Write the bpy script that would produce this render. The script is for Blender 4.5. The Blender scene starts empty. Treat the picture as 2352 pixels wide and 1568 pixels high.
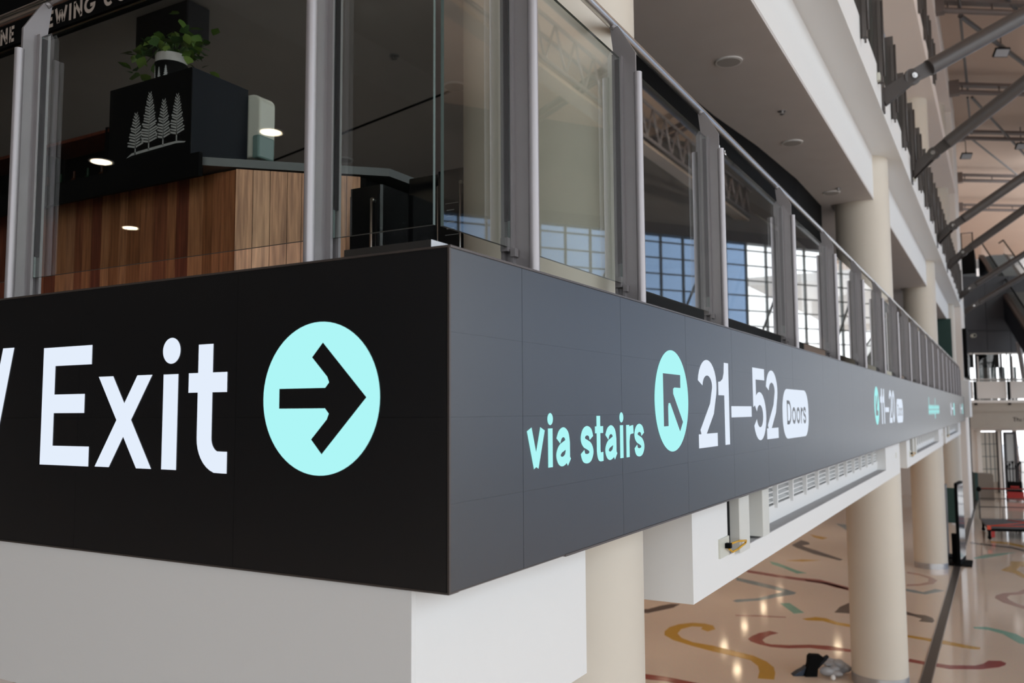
import bpy, bmesh, math, random
from mathutils import Vector, Matrix
random.seed(7)
S = bpy.context.scene
COL = S.collection
# ------------------------------------------------------------------ camera, sky, light, exposure
CAM = (1.393, -2.0782, 4.7325)
ROT = ((0.86897215, 0.04482594, 0.49282659), (0.49482885, -0.0673566, -0.86637607), (-0.005641, 0.99672149, -0.08071217))
cd = bpy.data.cameras.new('camera'); cam = bpy.data.objects.new('camera', cd); COL.objects.link(cam)
cd.sensor_width = 36.0; cd.lens = 30.122; cd.clip_start = 0.05; cd.clip_end = 500
cd.dof.use_dof = True; cd.dof.focus_distance = 3.7; cd.dof.aperture_fstop = 2.8
m4 = Matrix(ROT).to_4x4(); m4.translation = Vector(CAM); cam.matrix_world = m4
S.camera = cam
S.view_settings.view_transform = 'Standard'
try: S.view_settings.look = 'None'
except Exception: pass
S.view_settings.gamma = 1.0; S.view_settings.use_curve_mapping = False
S.view_settings.exposure = 0.0
try:
    S.cycles.max_bounces = 10; S.cycles.diffuse_bounces = 6; S.cycles.glossy_bounces = 5
    S.cycles.transparent_max_bounces = 24; S.cycles.caustics_reflective = False; S.cycles.caustics_refractive = False
    S.cycles.use_denoising = True; S.cycles.sample_clamp_indirect = 6.0
except Exception: pass
w = bpy.data.worlds.new('sky'); S.world = w; w.use_nodes = True
nt = w.node_tree; nt.nodes.clear()
wo = nt.nodes.new('ShaderNodeOutputWorld'); bg = nt.nodes.new('ShaderNodeBackground')
tc = nt.nodes.new('ShaderNodeTexCoord'); sx = nt.nodes.new('ShaderNodeSeparateXYZ'); cr = nt.nodes.new('ShaderNodeValToRGB')
nt.links.new(tc.outputs['Generated'], sx.inputs[0]); nt.links.new(sx.outputs['Z'], cr.inputs[0])
cr.color_ramp.elements[0].position = 0.0; cr.color_ramp.elements[0].color = (0.955, 0.965, 1.0, 1)
cr.color_ramp.elements[1].position = 0.45; cr.color_ramp.elements[1].color = (0.78, 0.88, 1.0, 1)
nt.links.new(cr.outputs[0], bg.inputs[0]); bg.inputs[1].default_value = 3.3
nt.links.new(bg.outputs[0], wo.inputs[0])
WA = Vector((21.9, 29.0, 0)); WDIR = Vector((-0.566, 0.824, 0)).normalized(); WN = Vector((-0.824, -0.566, 0)).normalized()
WLEN = 31.0
pl = bpy.data.lights.new('sky_portal', 'AREA'); pl.shape = 'RECTANGLE'; pl.size = WLEN; pl.size_y = 14.2
po = bpy.data.objects.new('sky_portal', pl); COL.objects.link(po)
pc = WA + WDIR * (WLEN / 2) + WN * 0.35; pc.z = 7.0
zx = -WN
po.matrix_world = Matrix((( WDIR.x, 0, zx.x, pc.x), (WDIR.y, 0, zx.y, pc.y), (0, 1, 0, pc.z), (0, 0, 0, 1)))
try: pl.cycles.is_portal = True
except Exception: pass
pl2 = bpy.data.lights.new('sky_portal', 'AREA'); pl2.shape = 'RECTANGLE'; pl2.size = 55; pl2.size_y = 19.0
po2 = bpy.data.objects.new('sky_portal', pl2); COL.objects.link(po2)
po2.matrix_world = Matrix(((0, 0, 1, 21.6), (1, 0, 0, 1.5), (0, 1, 0, 9.6), (0, 0, 0, 1)))
try: pl2.cycles.is_portal = True
except Exception: pass
pl3 = bpy.data.lights.new('sky_portal', 'AREA'); pl3.shape = 'RECTANGLE'; pl3.size = 20; pl3.size_y = 17.0
po3 = bpy.data.objects.new('sky_portal', pl3); COL.objects.link(po3)
po3.matrix_world = Matrix(((-1, 0, 0, 11.5), (0, 0, -1, -25.7), (0, 1, 0, 8.6), (0, 0, 0, 1)))
try: pl3.cycles.is_portal = True
except Exception: pass

# ------------------------------------------------------------------ materials
def srgb(r, g, b):
    f = lambda c: (c / 255 / 12.92) if c / 255 <= 0.04045 else ((c / 255 + 0.055) / 1.055) ** 2.4
    return (f(r), f(g), f(b), 1.0)
def mat(name, col, rough=0.6, metal=0.0, spec=0.5, bump=0.0, bscale=40.0, var=0.0, vscale=3.0, coat=0.0):
    m = bpy.data.materials.new(name); m.use_nodes = True; t = m.node_tree; p = t.nodes['Principled BSDF']
    p.inputs['Base Color'].default_value = (*col[:3], 1); p.inputs['Roughness'].default_value = rough
    p.inputs['Metallic'].default_value = metal; p.inputs['Specular IOR Level'].default_value = spec
    if coat: p.inputs['Coat Weight'].default_value = coat; p.inputs['Coat Roughness'].default_value = 0.08
    g = t.nodes.new('ShaderNodeNewGeometry')
    if var:
        n = t.nodes.new('ShaderNodeTexNoise'); n.inputs['Scale'].default_value = vscale; n.inputs['Detail'].default_value = 5
        t.links.new(g.outputs['Position'], n.inputs['Vector'])
        mr = t.nodes.new('ShaderNodeMapRange'); mr.inputs['To Min'].default_value = 1 - var; mr.inputs['To Max'].default_value = 1 + var
        t.links.new(n.outputs['Fac'], mr.inputs['Value'])
        mx = t.nodes.new('ShaderNodeVectorMath'); mx.operation = 'SCALE'; mx.inputs[0].default_value = col[:3]
        t.links.new(mr.outputs[0], mx.inputs['Scale']); t.links.new(mx.outputs[0], p.inputs['Base Color'])
    if bump:
        n2 = t.nodes.new('ShaderNodeTexNoise'); n2.inputs['Scale'].default_value = bscale
        t.links.new(g.outputs['Position'], n2.inputs['Vector'])
        b = t.nodes.new('ShaderNodeBump'); b.inputs['Strength'].default_value = bump; b.inputs['Distance'].default_value = 0.01
        t.links.new(n2.outputs['Fac'], b.inputs['Height']); t.links.new(b.outputs[0], p.inputs['Normal'])
    return m
def emit(name, col, s):
    m = bpy.data.materials.new(name); m.use_nodes = True; t = m.node_tree; t.nodes.clear()
    o = t.nodes.new('ShaderNodeOutputMaterial'); e = t.nodes.new('ShaderNodeEmission')
    e.inputs[0].default_value = (*col[:3], 1); e.inputs[1].default_value = s; t.links.new(e.outputs[0], o.inputs[0]); return m
def glassm(name, tint, extra=0.0, rough=0.0):
    m = bpy.data.materials.new(name); m.use_nodes = True; t = m.node_tree; t.nodes.clear()
    o = t.nodes.new('ShaderNodeOutputMaterial'); mx = t.nodes.new('ShaderNodeMixShader')
    tr = t.nodes.new('ShaderNodeBsdfTransparent'); tr.inputs[0].default_value = (*tint, 1)
    gl = t.nodes.new('ShaderNodeBsdfGlossy'); gl.inputs['Roughness'].default_value = rough; gl.inputs[0].default_value = (1, 1, 1, 1)
    lw = t.nodes.new('ShaderNodeLayerWeight'); lw.inputs[0].default_value = 0.5
    pw = t.nodes.new('ShaderNodeMath'); pw.operation = 'POWER'; pw.inputs[1].default_value = 3.2
    ma = t.nodes.new('ShaderNodeMath'); ma.operation = 'MULTIPLY_ADD'; ma.inputs[1].default_value = 0.95 - extra; ma.inputs[2].default_value = 0.042 + extra
    t.links.new(lw.outputs['Facing'], pw.inputs[0]); t.links.new(pw.outputs[0], ma.inputs[0])
    t.links.new(ma.outputs[0], mx.inputs[0]); t.links.new(tr.outputs[0], mx.inputs[1]); t.links.new(gl.outputs[0], mx.inputs[2])
    t.links.new(mx.outputs[0], o.inputs[0]); return m
def woodm(name, c):
    m = mat(name, c, 0.5); t = m.node_tree; p = t.nodes['Principled BSDF']
    g = t.nodes.new('ShaderNodeNewGeometry'); mp = t.nodes.new('ShaderNodeMapping'); mp.inputs['Scale'].default_value = (28, 28, 1.6)
    n = t.nodes.new('ShaderNodeTexNoise'); n.inputs['Scale'].default_value = 2.0; n.inputs['Detail'].default_value = 8
    cr = t.nodes.new('ShaderNodeValToRGB'); cr.color_ramp.elements[0].position = .3; cr.color_ramp.elements[1].position = .75
    cr.color_ramp.elements[0].color = (c[0] * .55, c[1] * .5, c[2] * .5, 1); cr.color_ramp.elements[1].color = (c[0] * 1.25, c[1] * 1.25, c[2] * 1.25, 1)
    t.links.new(g.outputs['Position'], mp.inputs[0]); t.links.new(mp.outputs[0], n.inputs['Vector'])
    t.links.new(n.outputs['Fac'], cr.inputs[0]); t.links.new(cr.outputs[0], p.inputs['Base Color']); return m

M_white = mat('white_paint', (0.80, 0.80, 0.79), 0.55, bump=.05)
M_white2 = mat('warm_white_plaster', (0.84, 0.78, 0.73), 0.6)
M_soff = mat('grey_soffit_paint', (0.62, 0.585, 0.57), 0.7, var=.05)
M_cream = mat('cream_column_paint', (0.66, 0.60, 0.51), 0.5, var=.03, vscale=1.5)
M_roof = mat('beige_roof_deck', (0.60, 0.46, 0.365), 0.8, var=.08, vscale=.35)
M_nose = mat('pale_grey_steel_nosing', (0.40, 0.38, 0.395), 0.35, 0.3)
M_steelp = mat('grey_painted_steel', (0.25, 0.235, 0.24), 0.38, 0.25, var=.06, vscale=9)
M_dsteel = mat('dark_painted_steel', (0.105, 0.095, 0.09), 0.45, 0.2)
M_strut = mat('strut_grey_paint', (0.075, 0.066, 0.063), 0.38, 0.0)
M_truss = mat('truss_brown_grey_paint', (0.15, 0.118, 0.105), 0.5)
M_rail = mat('brushed_stainless_steel', (0.62, 0.60, 0.58), 0.28, 1.0)
M_inox = mat('stainless_plate', (0.55, 0.54, 0.53), 0.3, 1.0, var=.05, vscale=6)
M_black = mat('black_matte', (0.004, 0.004, 0.004), 0.7, spec=.08)
M_blackg = mat('black_gloss', (0.008, 0.008, 0.009), 0.18)
M_led = mat('led_tile_black', (0.005, 0.005, 0.006), 0.34, spec=1.0)
M_led.node_tree.nodes['Principled BSDF'].inputs['IOR'].default_value = 1.62
M_seam = mat('joint_black', (0.003, 0.003, 0.003), 0.9, spec=.1)
M_dgrey = mat('charcoal_cladding', (0.045, 0.044, 0.05), 0.5)
M_navy = mat('dark_navy_panel', (0.010, 0.012, 0.017), 0.6, spec=.2)
M_beige = mat('beige_stone_cladding', (0.42, 0.36, 0.30), 0.6, var=.05, vscale=2)
M_green = mat('dark_green_panel', (0.008, 0.045, 0.036), 0.5)
M_bronze = mat('dark_bronze_cap', (0.13, 0.11, 0.10), 0.4, .6)
M_mull = mat('mullion_grey', (0.16, 0.17, 0.165), 0.5)
M_glass = glassm('railing_glass', (0.91, 0.935, 0.915), 0.0)
M_gedge = mat('glass_edge_green', (0.02, 0.045, 0.038), 0.12)
M_gside = mat('glass_side_green', (0.11, 0.15, 0.14), 0.2)
M_tint = glassm('tinted_facade_glass', (0.38, 0.455, 0.55), 0.0)
M_clear = glassm('clear_facade_glass', (0.92, 0.92, 0.91), 0.0)
M_wtext = emit('lit_white_leds', (0.80, 0.88, 1.0), 0.97)
M_ctext = emit('lit_cyan_leds', (0.44, 0.96, 0.96), 0.96)
M_lamp = emit('warm_lamp', (1.0, 0.82, 0.60), 16.0)
M_lampg = emit('warm_lobby_lamp', (1.0, 0.78, 0.52), 35.0)
M_letter = mat('raised_letter_beige', (0.50, 0.42, 0.36), 0.6)
M_red = mat('red_plastic', (0.45, 0.02, 0.015), 0.4)
M_orange = mat('orange_strap', (0.75, 0.07, 0.02), 0.5)
M_yel = mat('yellow_cable', (0.65, 0.36, 0.02), 0.5)
M_leaf = [mat('leaf_green_%s' % 'abc'[i], c, 0.5) for i, c in enumerate(((.07, .13, .02), (.035, .08, .018), (.11, .17, .03)))]
M_pot = mat('ceramic_pot', (0.50, 0.47, 0.44), 0.35)
M_disp = mat('dispenser_cream_plastic', (0.62, 0.62, 0.54), 0.3)
M_dispt = mat('dispenser_teal_tank', (0.16, 0.24, 0.22), 0.25)
M_logo = mat('white_logo_print', (0.42, 0.42, 0.41), 0.7)
M_counter = mat('counter_edge_grey', (0.10, 0.105, 0.105), 0.4, .3)
M_floor2 = mat('dark_concourse_floor', (0.34, 0.32, 0.31), 0.5)
M_trunk = mat('tree_bark', (0.10, 0.045, 0.03), 0.9)
M_out = mat('pale_paving', (0.74, 0.70, 0.67), 0.9)
M_galv = mat('galvanised_collar', (0.50, 0.50, 0.51), 0.35, .75)
M_step = mat('escalator_step_grey', (0.16, 0.16, 0.15), 0.5, .3)
M_brown = mat('brown_escalator_skirt', (0.07, 0.045, 0.035), 0.4)
M_tan = mat('tan_fabric_cover', (0.22, 0.18, 0.145), 0.8)
M_plast = mat('clear_grey_plastic', (0.45, 0.46, 0.48), 0.25)
WOODS = [woodm('cedar_plank_%s' % 'abcdef'[i], c) for i, c in enumerate(((.30, .095, .045), (.42, .16, .07), (.22, .058, .03), (.50, .21, .095), (.34, .125, .05), (.46, .20, .10)))]
WOODL = [woodm('pale_plank_%s' % 'abc'[i], c) for i, c in enumerate(((.68, .36, .20), (.58, .29, .16), (.76, .43, .25)))]
# terrazzo floor
M_terr = mat('cream_terrazzo', (0.50, 0.41, 0.33), 0.085, spec=.45)
t = M_terr.node_tree; p = t.nodes['Principled BSDF']; g = t.nodes.new('ShaderNodeNewGeometry')
v = t.nodes.new('ShaderNodeTexVoronoi'); v.inputs['Scale'].default_value = 60
n = t.nodes.new('ShaderNodeTexNoise'); n.inputs['Scale'].default_value = .5; n.inputs['Detail'].default_value = 6
t.links.new(g.outputs['Position'], v.inputs['Vector']); t.links.new(g.outputs['Position'], n.inputs['Vector'])
c1 = t.nodes.new('ShaderNodeValToRGB'); c1.color_ramp.elements[0].color = (.74, .595, .475, 1); c1.color_ramp.elements[1].color = (.82, .675, .55, 1)
c2 = t.nodes.new('ShaderNodeMixRGB'); c2.blend_type = 'MULTIPLY'; c2.inputs[0].default_value = .10
t.links.new(n.outputs['Fac'], c1.inputs[0]); t.links.new(c1.outputs[0], c2.inputs[1]); t.links.new(v.outputs['Color'], c2.inputs[2])
t.links.new(c2.outputs[0], p.inputs['Base Color'])
def inlaym(name, c): return mat(name, c, 0.16, spec=.5, var=.08, vscale=6)
INL = dict(yellow=inlaym('ochre_inlay', (.55, .30, .035)), red=inlaym('maroon_inlay', (.29, .055, .05)), blue=inlaym('slate_blue_inlay', (.20, .27, .29)),
           green=inlaym('sage_green_inlay', (.20, .42, .33)), dark=inlaym('charcoal_inlay', (.075, .062, .058)), pink=inlaym('pink_inlay', (.42, .24, .20)))

# ------------------------------------------------------------------ geometry helpers
WL = {}
def tag(o, label=None, cat=None, group=None, kind=None):
    if label: o['label'] = label
    if cat: o['category'] = cat
    if group: o['group'] = group
    if kind: o['kind'] = kind
    return o
def empty(name, loc, label=None, cat=None, group=None, kind=None):
    o = bpy.data.objects.new(name, None); COL.objects.link(o); o.location = loc; o.empty_display_size = .1
    WL[o.name] = Vector(loc); return tag(o, label, cat, group, kind)
def link(o, parent, wloc):
    COL.objects.link(o); WL[o.name] = Vector(wloc)
    if parent is not None:
        o.parent = parent; o.location = Vector(wloc) - WL[parent.name]
    else: o.location = wloc
    return o
def inst(name, me, parent, wloc, rotz=0, label=None):
    o = bpy.data.objects.new(name, me); link(o, parent, wloc)
    if rotz: o.rotation_euler = (0, 0, rotz)
    if label: o['label'] = label
    return o
class MB:
    def __init__(s): s.v = []; s.f = []; s.mi = []; s.sm = []; s.T = None
    def add(s, vs, fs, mi=0, smooth=False):
        b = len(s.v); s.v += [tuple(s.T @ Vector(q)) if s.T is not None else tuple(q) for q in vs]
        for f in fs: s.f.append(tuple(b + i for i in f)); s.mi.append(mi); s.sm.append(smooth)
        return s
    def box(s, lo, hi, mi=0, sides=None):
        x0, y0, z0 = lo; x1, y1, z1 = hi
        vs = [(x0, y0, z0), (x1, y0, z0), (x1, y1, z0), (x0, y1, z0), (x0, y0, z1), (x1, y0, z1), (x1, y1, z1), (x0, y1, z1)]
        fs = [(0, 3, 2, 1), (4, 5, 6, 7), (0, 1, 5, 4), (1, 2, 6, 5), (2, 3, 7, 6), (3, 0, 4, 7)]
        if sides is None: return s.add(vs, fs, mi)
        for f, k in zip(fs, sides): s.add(vs, [f], k)
        return s
    def bbox(s, lo, hi, b=.01, mi=0):
        # box with chamfered vertical edges
        x0, y0, z0 = lo; x1, y1, z1 = hi
        return s.prism([(x0 + b, y0), (x1 - b, y0), (x1, y0 + b), (x1, y1 - b), (x1 - b, y1), (x0 + b, y1), (x0, y1 - b), (x0, y0 + b)], z0, z1, mi=mi)
    def prism(s, poly, z0, z1, ax='z', mi=0, smooth=False):
        n = len(poly)
        def P(a, b, c): return (a, b, c) if ax == 'z' else ((a, c, b) if ax == 'y' else (c, a, b))
        vs = [P(a, b, z0) for a, b in poly] + [P(a, b, z1) for a, b in poly]
        s.add(vs, [tuple(range(n))[::-1], tuple(range(n, 2 * n))], mi)
        return s.add(vs, [(i, (i + 1) % n, n + (i + 1) % n, n + i) for i in range(n)], mi, smooth)
    def tube(s, p0, p1, r, n=12, mi=0, r1=None, cap=True):
        p0 = Vector(p0); p1 = Vector(p1); d = (p1 - p0).normalized(); r1 = r if r1 is None else r1
        a = d.orthogonal().normalized(); b = d.cross(a)
        A = [p0 + (a * math.cos(2 * math.pi * i / n) + b * math.sin(2 * math.pi * i / n)) * r for i in range(n)]
        B = [p1 + (a * math.cos(2 * math.pi * i / n) + b * math.sin(2 * math.pi * i / n)) * r1 for i in range(n)]
        s.add(A + B, [(i, (i + 1) % n, n + (i + 1) % n, n + i) for i in range(n)], mi, True)
        if cap: s.add(A + B, [tuple(range(n))[::-1], tuple(range(n, 2 * n))], mi)
        return s
    def path(s, pts, r, n=8, mi=0):
        for a, b in zip(pts[:-1], pts[1:]): s.tube(a, b, r, n, mi)
        return s
    def cyl(s, c, r, z0, z1, n=48, mi=0): return s.tube((c[0], c[1], z0), (c[0], c[1], z1), r, n, mi)
    def obox(s, c, d, L, W, z0, z1, mi=0):
        # box: centre line start c, plan direction d, length L, width W to the left of d
        d = Vector((d[0], d[1])).normalized(); q = Vector((-d.y, d.x)); c = Vector((c[0], c[1]))
        P = [c, c + d * L, c + d * L + q * W, c + q * W]
        return s.prism([tuple(k) for k in P], z0, z1, mi=mi)
    def ell(s, c, rad, nu=12, nv=7, mi=0):
        vs = []; fs = []
        for j in range(nv + 1):
            th = math.pi * j / nv
            for i in range(nu):
                ph = 2 * math.pi * i / nu
                vs.append((c[0] + rad[0] * math.sin(th) * math.cos(ph), c[1] + rad[1] * math.sin(th) * math.sin(ph), c[2] + rad[2] * math.cos(th)))
        for j in range(nv):
            for i in range(nu): fs.append((j * nu + i, (j + 1) * nu + i, (j + 1) * nu + (i + 1) % nu, j * nu + (i + 1) % nu))
        return s.add(vs, fs, mi, True)
    def mesh(s, name, mats, off=(0, 0, 0)):
        me = bpy.data.meshes.new(name); off = Vector(off)
        me.from_pydata([tuple(Vector(q) - off) for q in s.v], [], s.f)
        for m_ in (mats if isinstance(mats, (list, tuple)) else [mats]): me.materials.append(m_)
        me.polygons.foreach_set('material_index', s.mi); me.polygons.foreach_set('use_smooth', s.sm)
        bm = bmesh.new(); bm.from_mesh(me); bmesh.ops.remove_doubles(bm, verts=bm.verts, dist=1e-5)
        bmesh.ops.recalc_face_normals(bm, faces=bm.faces)
        for e in bm.edges:
            if len(e.link_faces) == 2 and e.calc_face_angle(0) > 0.7: e.smooth = False
        bm.to_mesh(me); bm.free(); me.update(); return me
    def build(s, name, mats, parent=None, label=None, bevel=0):
        xs = [q[0] for q in s.v]; ys = [q[1] for q in s.v]; zs = [q[2] for q in s.v]
        base = WL[parent.name] if parent is not None else Vector(((min(xs) + max(xs)) / 2, (min(ys) + max(ys)) / 2, min(zs)))
        me = s.mesh(name, mats, base); o = bpy.data.objects.new(name, me); link(o, parent, base)
        if label: o['label'] = label
        if bevel:
            b = o.modifiers.new('bevel', 'BEVEL'); b.width = bevel; b.segments = 2; b.limit_method = 'ANGLE'
        return o
def B(name, lo, hi, m_, parent=None, label=None, bevel=0): return MB().box(lo, hi).build(name, m_, parent, label, bevel)
def struct(o): o['kind'] = 'structure'; return o
ZB = 4.215; ZT = 5.215
PITCH = 12.48; COLX = -.65; COLY0 = 1.93; COLR = .46

# ------------------------------------------------------------------ room shell
PLAN = [(-30, -26), (22.1, -26), (22.1, 29.0), (4.6, 54.6), (4.6, 56), (-30, 56)]
fl = struct(MB().prism(PLAN, -.4, 0).build('floor', M_terr))
struct(MB().prism([(-30, -26), (22.1, -26), (22.1, 29.0), (4.6, 54.6), (14, 96), (-30, 96)], 19.3, 19.9).build('ceiling', M_roof))
wbk = mat('grey_wall_paint', (.45, .43, .41), .7)
struct(MB().box((-30, -26.4, 0), (1.5, -26, 19.3)).box((1.5, -26.4, 17.2), (22.1, -26, 19.3)).build('wall_back', wbk))
w6 = struct(empty('fill_window', (1.5, -26.2, 0)))  # unseen glazing added to throw more light on surfaces facing this end
for i in range(8): MB().box((1.5 + i * 2.9, -26.3, 0), (1.62 + i * 2.9, -26.1, 17.2)).build('mullion', M_mull, w6)
for i in range(7): MB().box((1.62 + i * 2.9, -26.21, 0), (4.40 + i * 2.9, -26.19, 17.2)).build('pane', M_clear, w6)
for i in range(1, 8): MB().box((1.5, -26.26, i * 2.15), (22.1, -26.14, i * 2.15 + .08)).build('transom', M_mull, w6)
# unseen dark wall and slab, added to darken reflections in the corner glass
mz = struct(empty('wall_dark_backdrop', (-2.2, -12, 0)))
M_backdrop = mat('charcoal_backdrop', (.012, .012, .012), .8, spec=.15)
MB().box((-30, -12.4, 2.2), (-2.2, -12, 19.3)).box((-30, -12, 8.42), (-4.6, -2.6, 8.9)).build('dark_front', M_backdrop, mz)
MB().box((-30, -12.4, 0), (-2.2, -12, 2.2)).build('lobby_wall', mat('lobby_wall_warm', (.30, .27, .24), .7), mz)
struct(MB().box((-14, 50, 0), (-1.7, 50.4, 4.6)).box((-14.4, 50, 4.6), (-1.5, 50.4, 19.3)).build('wall_far_lobby', M_white2))

struct(B('wall_far', (-16, 95, 13), (14, 95.4, 19.3), M_white2))
struct(B('wall_left_hall', (-30.4, -26, 0), (-30, 56, 19.3), M_white2))
struct(B('wall_left', (-14.4, .6, 0), (-14, 56, 4.3), M_white2))

# floor inlays and trench
def inlay(pts, c, label=None):
    o = MB().prism(pts, -.02, .0025).build('inlay', INL[c], fl, label)
inlay([(-4.2, 16.58), (-4.29, 16.32), (-4.47, 16.44), (-4.5, 16.63), (-4.72, 16.58), (-4.85, 16.23), (-4.8, 15.85), (-4.61, 15.55), (-4.3, 15.34), (-3.86, 15.28), (-3.34, 15.09), (-2.97, 14.95), (-2.66, 14.68), (-2.46, 14.38), (-2.36, 14.04), (-2.29, 13.65), (-2.56, 13.58), (-2.63, 13.99), (-2.74, 14.33), (-2.95, 14.63), (-3.25, 14.74), (-3.74, 14.87), (-4.24, 15.07), (-4.71, 15.31), (-5.0, 15.6), (-5.1, 15.89), (-5.13, 16.29), (-5.03, 16.63), (-4.82, 16.89), (-4.55, 16.96), (-4.33, 16.87)], 'yellow', 'ochre S-shaped terrazzo inlay')
inlay([(-2.93, 16.9), (-3.04, 16.67), (-3.09, 16.44), (-3.1, 16.18), (-3.0, 15.99), (-2.87, 15.93), (-2.55, 16.04), (-2.18, 16.28), (-1.84, 16.37), (-1.42, 16.3), (-1.0, 16.25), (-.36, 16.16), (-.36, 15.94), (-1.0, 16.04), (-1.39, 16.12), (-1.78, 16.05), (-2.13, 16.03), (-2.5, 15.8), (-2.83, 15.74), (-3.07, 15.82), (-3.28, 15.96), (-3.38, 16.13), (-3.37, 16.39), (-3.29, 16.73), (-3.14, 17.0)], 'red', 'maroon hooked terrazzo inlay')
inlay([(-.34, 16.16), (-0.06, 16.09), (0.35, 16.06), (0.76, 16.26), (0.89, 16.46), (0.97, 16.73), (1.17, 16.82), (1.26, 16.7), (1.24, 16.54), (1.14, 16.34), (0.85, 16.04), (0.36, 15.8), (-0.04, 15.87), (-0.34, 15.94)], 'red')
inlay([(-5.34, 22.52), (-4.78, 22.23), (-4.02, 21.76), (-3.44, 21.24), (-3.45, 21.0), (-3.66, 20.63), (-4.05, 19.86), (-4.5, 19.4), (-4.62, 19.52), (-4.58, 19.71), (-4.17, 20.07), (-3.77, 21.16), (-4.04, 21.37), (-4.66, 21.74), (-5.23, 22.11)], 'blue', 'slate blue chevron terrazzo inlay')
inlay([(-3.53, 19.78), (-3.34, 19.93), (-2.82, 19.05), (-3.01, 18.85)], 'green')
inlay([(-5.44, 23.84), (-4.52, 23.51), (-3.76, 23.29), (-3.22, 23.3), (-2.73, 22.88), (-2.34, 22.55), (-2.29, 22.22), (-2.65, 22.38), (-3.14, 22.84), (-3.69, 22.93), (-4.43, 23.12), (-5.24, 23.43)], 'red')
inlay([(-2.75, 18.43), (-2.51, 18.74), (-2.29, 18.74), (-2.0, 18.48), (-1.72, 18.39), (-.9, 18.2), (-.9, 17.98), (-1.68, 18.15), (-1.96, 18.21), (-2.3, 18.43), (-2.62, 18.33)], 'yellow')
inlay([(-5.19, 29.21), (-5.14, 30.56), (-4.79, 30.16), (-4.67, 29.66), (-4.89, 29.29), (-3.17, 26.99), (-3.24, 26.77), (-4.16, 27.64), (-4.91, 28.65)], 'dark', 'charcoal hooked terrazzo inlay')
inlay([(-5.13, 25.6), (-4.82, 25.39), (-4.07, 24.43), (-3.72, 24.11), (-3.96, 23.91), (-4.48, 24.61), (-4.92, 25.06)], 'green')
inlay([(-4.7, 25.95), (-4.28, 26.4), (-3.76, 26.5), (-4.21, 26.03)], 'yellow')
inlay([(-2.21, 19.41), (-2.19, 20.06), (-2.06, 20.65), (-1.5, 20.6), (-1.4, 19.6), (-1.89, 19.47)], 'dark')
inlay([(-4.6, 12.85), (-4.31, 12.88), (-4.01, 12.9), (-3.33, 12.81), (-2.4, 12.5), (-2.5, 12.3), (-3.51, 12.58), (-3.93, 12.67), (-4.21, 12.6), (-4.6, 12.6)], 'red')
inlay([(-6.9, 17.3), (-6.15, 17.68), (-6.0, 18.19), (-5.84, 18.48), (-5.65, 18.55), (-5.67, 18.1), (-5.85, 17.67), (-6.01, 17.3), (-6.8, 16.9)], 'dark')
inlay([(-4.18, 18.08), (-3.68, 18.32), (-3.11, 18.45), (-3.08, 18.34), (-3.64, 18.16), (-4.12, 17.97)], 'pink')
inlay([(-5.14, 32.19), (-4.88, 31.91), (-4.39, 31.55), (-4.49, 31.09), (-4.85, 31.47)], 'yellow')
inlay([(-4.8, 35.88), (-4.4, 35.83), (-3.92, 33.48), (-4.25, 34.45)], 'blue')
inlay([(-1.2, 18.2), (-0.54, 18.02), (-0.21, 17.95), (0.17, 17.89), (0.55, 17.74), (0.82, 17.66), (0.81, 17.51), (0.65, 17.46), (0.19, 17.59), (-0.19, 17.74), (-0.53, 17.83), (-1.2, 17.98)], 'yellow')
inlay([(-0.75, 20.29), (-0.55, 20.11), (-0.34, 20.11), (-0.18, 19.92), (-0.12, 19.63), (-0.15, 19.42), (-0.42, 19.42), (-0.38, 19.7), (-0.56, 19.88), (-0.72, 19.96)], 'dark')
inlay([(-1.01, 23.06), (-0.78, 23.0), (-0.58, 22.83), (-0.33, 23.42), (-0.1, 23.29), (-0.25, 23.0), (-0.51, 22.55), (-0.78, 22.65), (-0.98, 22.78)], 'blue')
inlay([(-1.21, 25.69), (-0.87, 25.51), (-0.56, 25.16), (-0.35, 24.69), (-0.42, 24.1), (-0.73, 23.65), (-1.02, 23.47), (-1.04, 23.69), (-0.75, 23.92), (-0.56, 24.34), (-0.59, 24.89), (-0.86, 25.26), (-1.19, 25.43)], 'pink')
inlay([(2.3, 24.6), (1.71, 24.48), (1.54, 23.95), (1.22, 23.64), (1.06, 23.25), (1.04, 22.93), (1.21, 22.44), (1.49, 22.09), (1.65, 21.88), (2.2, 21.6), (2.2, 21.95), (1.66, 22.24), (1.49, 22.46), (1.35, 22.83), (1.3, 23.14), (1.37, 23.45), (1.58, 23.63), (1.69, 23.83), (2.2, 24.1)], 'pink')
inlay([(0.65, 19.42), (0.9, 19.56), (1.17, 19.41), (1.45, 19.18), (1.59, 18.88), (1.9, 18.4), (1.8, 18.1), (1.58, 18.34), (1.49, 18.39), (1.37, 18.67), (1.21, 19.05), (0.94, 19.29), (0.67, 19.29)], 'green')
inlay([(0.41, 29.19), (0.76, 30.15), (1.17, 30.63), (1.61, 31.04), (1.17, 30.13), (0.77, 29.38), (0.47, 29.01)], 'green')
inlay([(2.1, 29.4), (1.79, 29.19), (1.44, 29.0), (1.41, 28.19), (1.17, 27.22), (1.5, 26.86), (1.73, 26.12), (2.1, 25.7), (2.1, 26.4), (1.74, 26.81), (1.56, 27.52), (1.67, 28.14), (2.1, 28.3)], 'yellow', 'ochre angular terrazzo inlay')
inlay([(0.22, 32.81), (0.86, 32.48), (1.47, 32.29), (1.84, 31.75), (2.2, 31.3), (2.2, 30.9), (1.83, 31.39), (1.47, 31.92), (0.86, 32.15), (0.23, 32.41)], 'dark')
inlay([(0.85, 33.4), (1.36, 33.4), (1.86, 32.75), (1.85, 32.24), (1.35, 32.87), (0.85, 33.0)], 'yellow')
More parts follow.
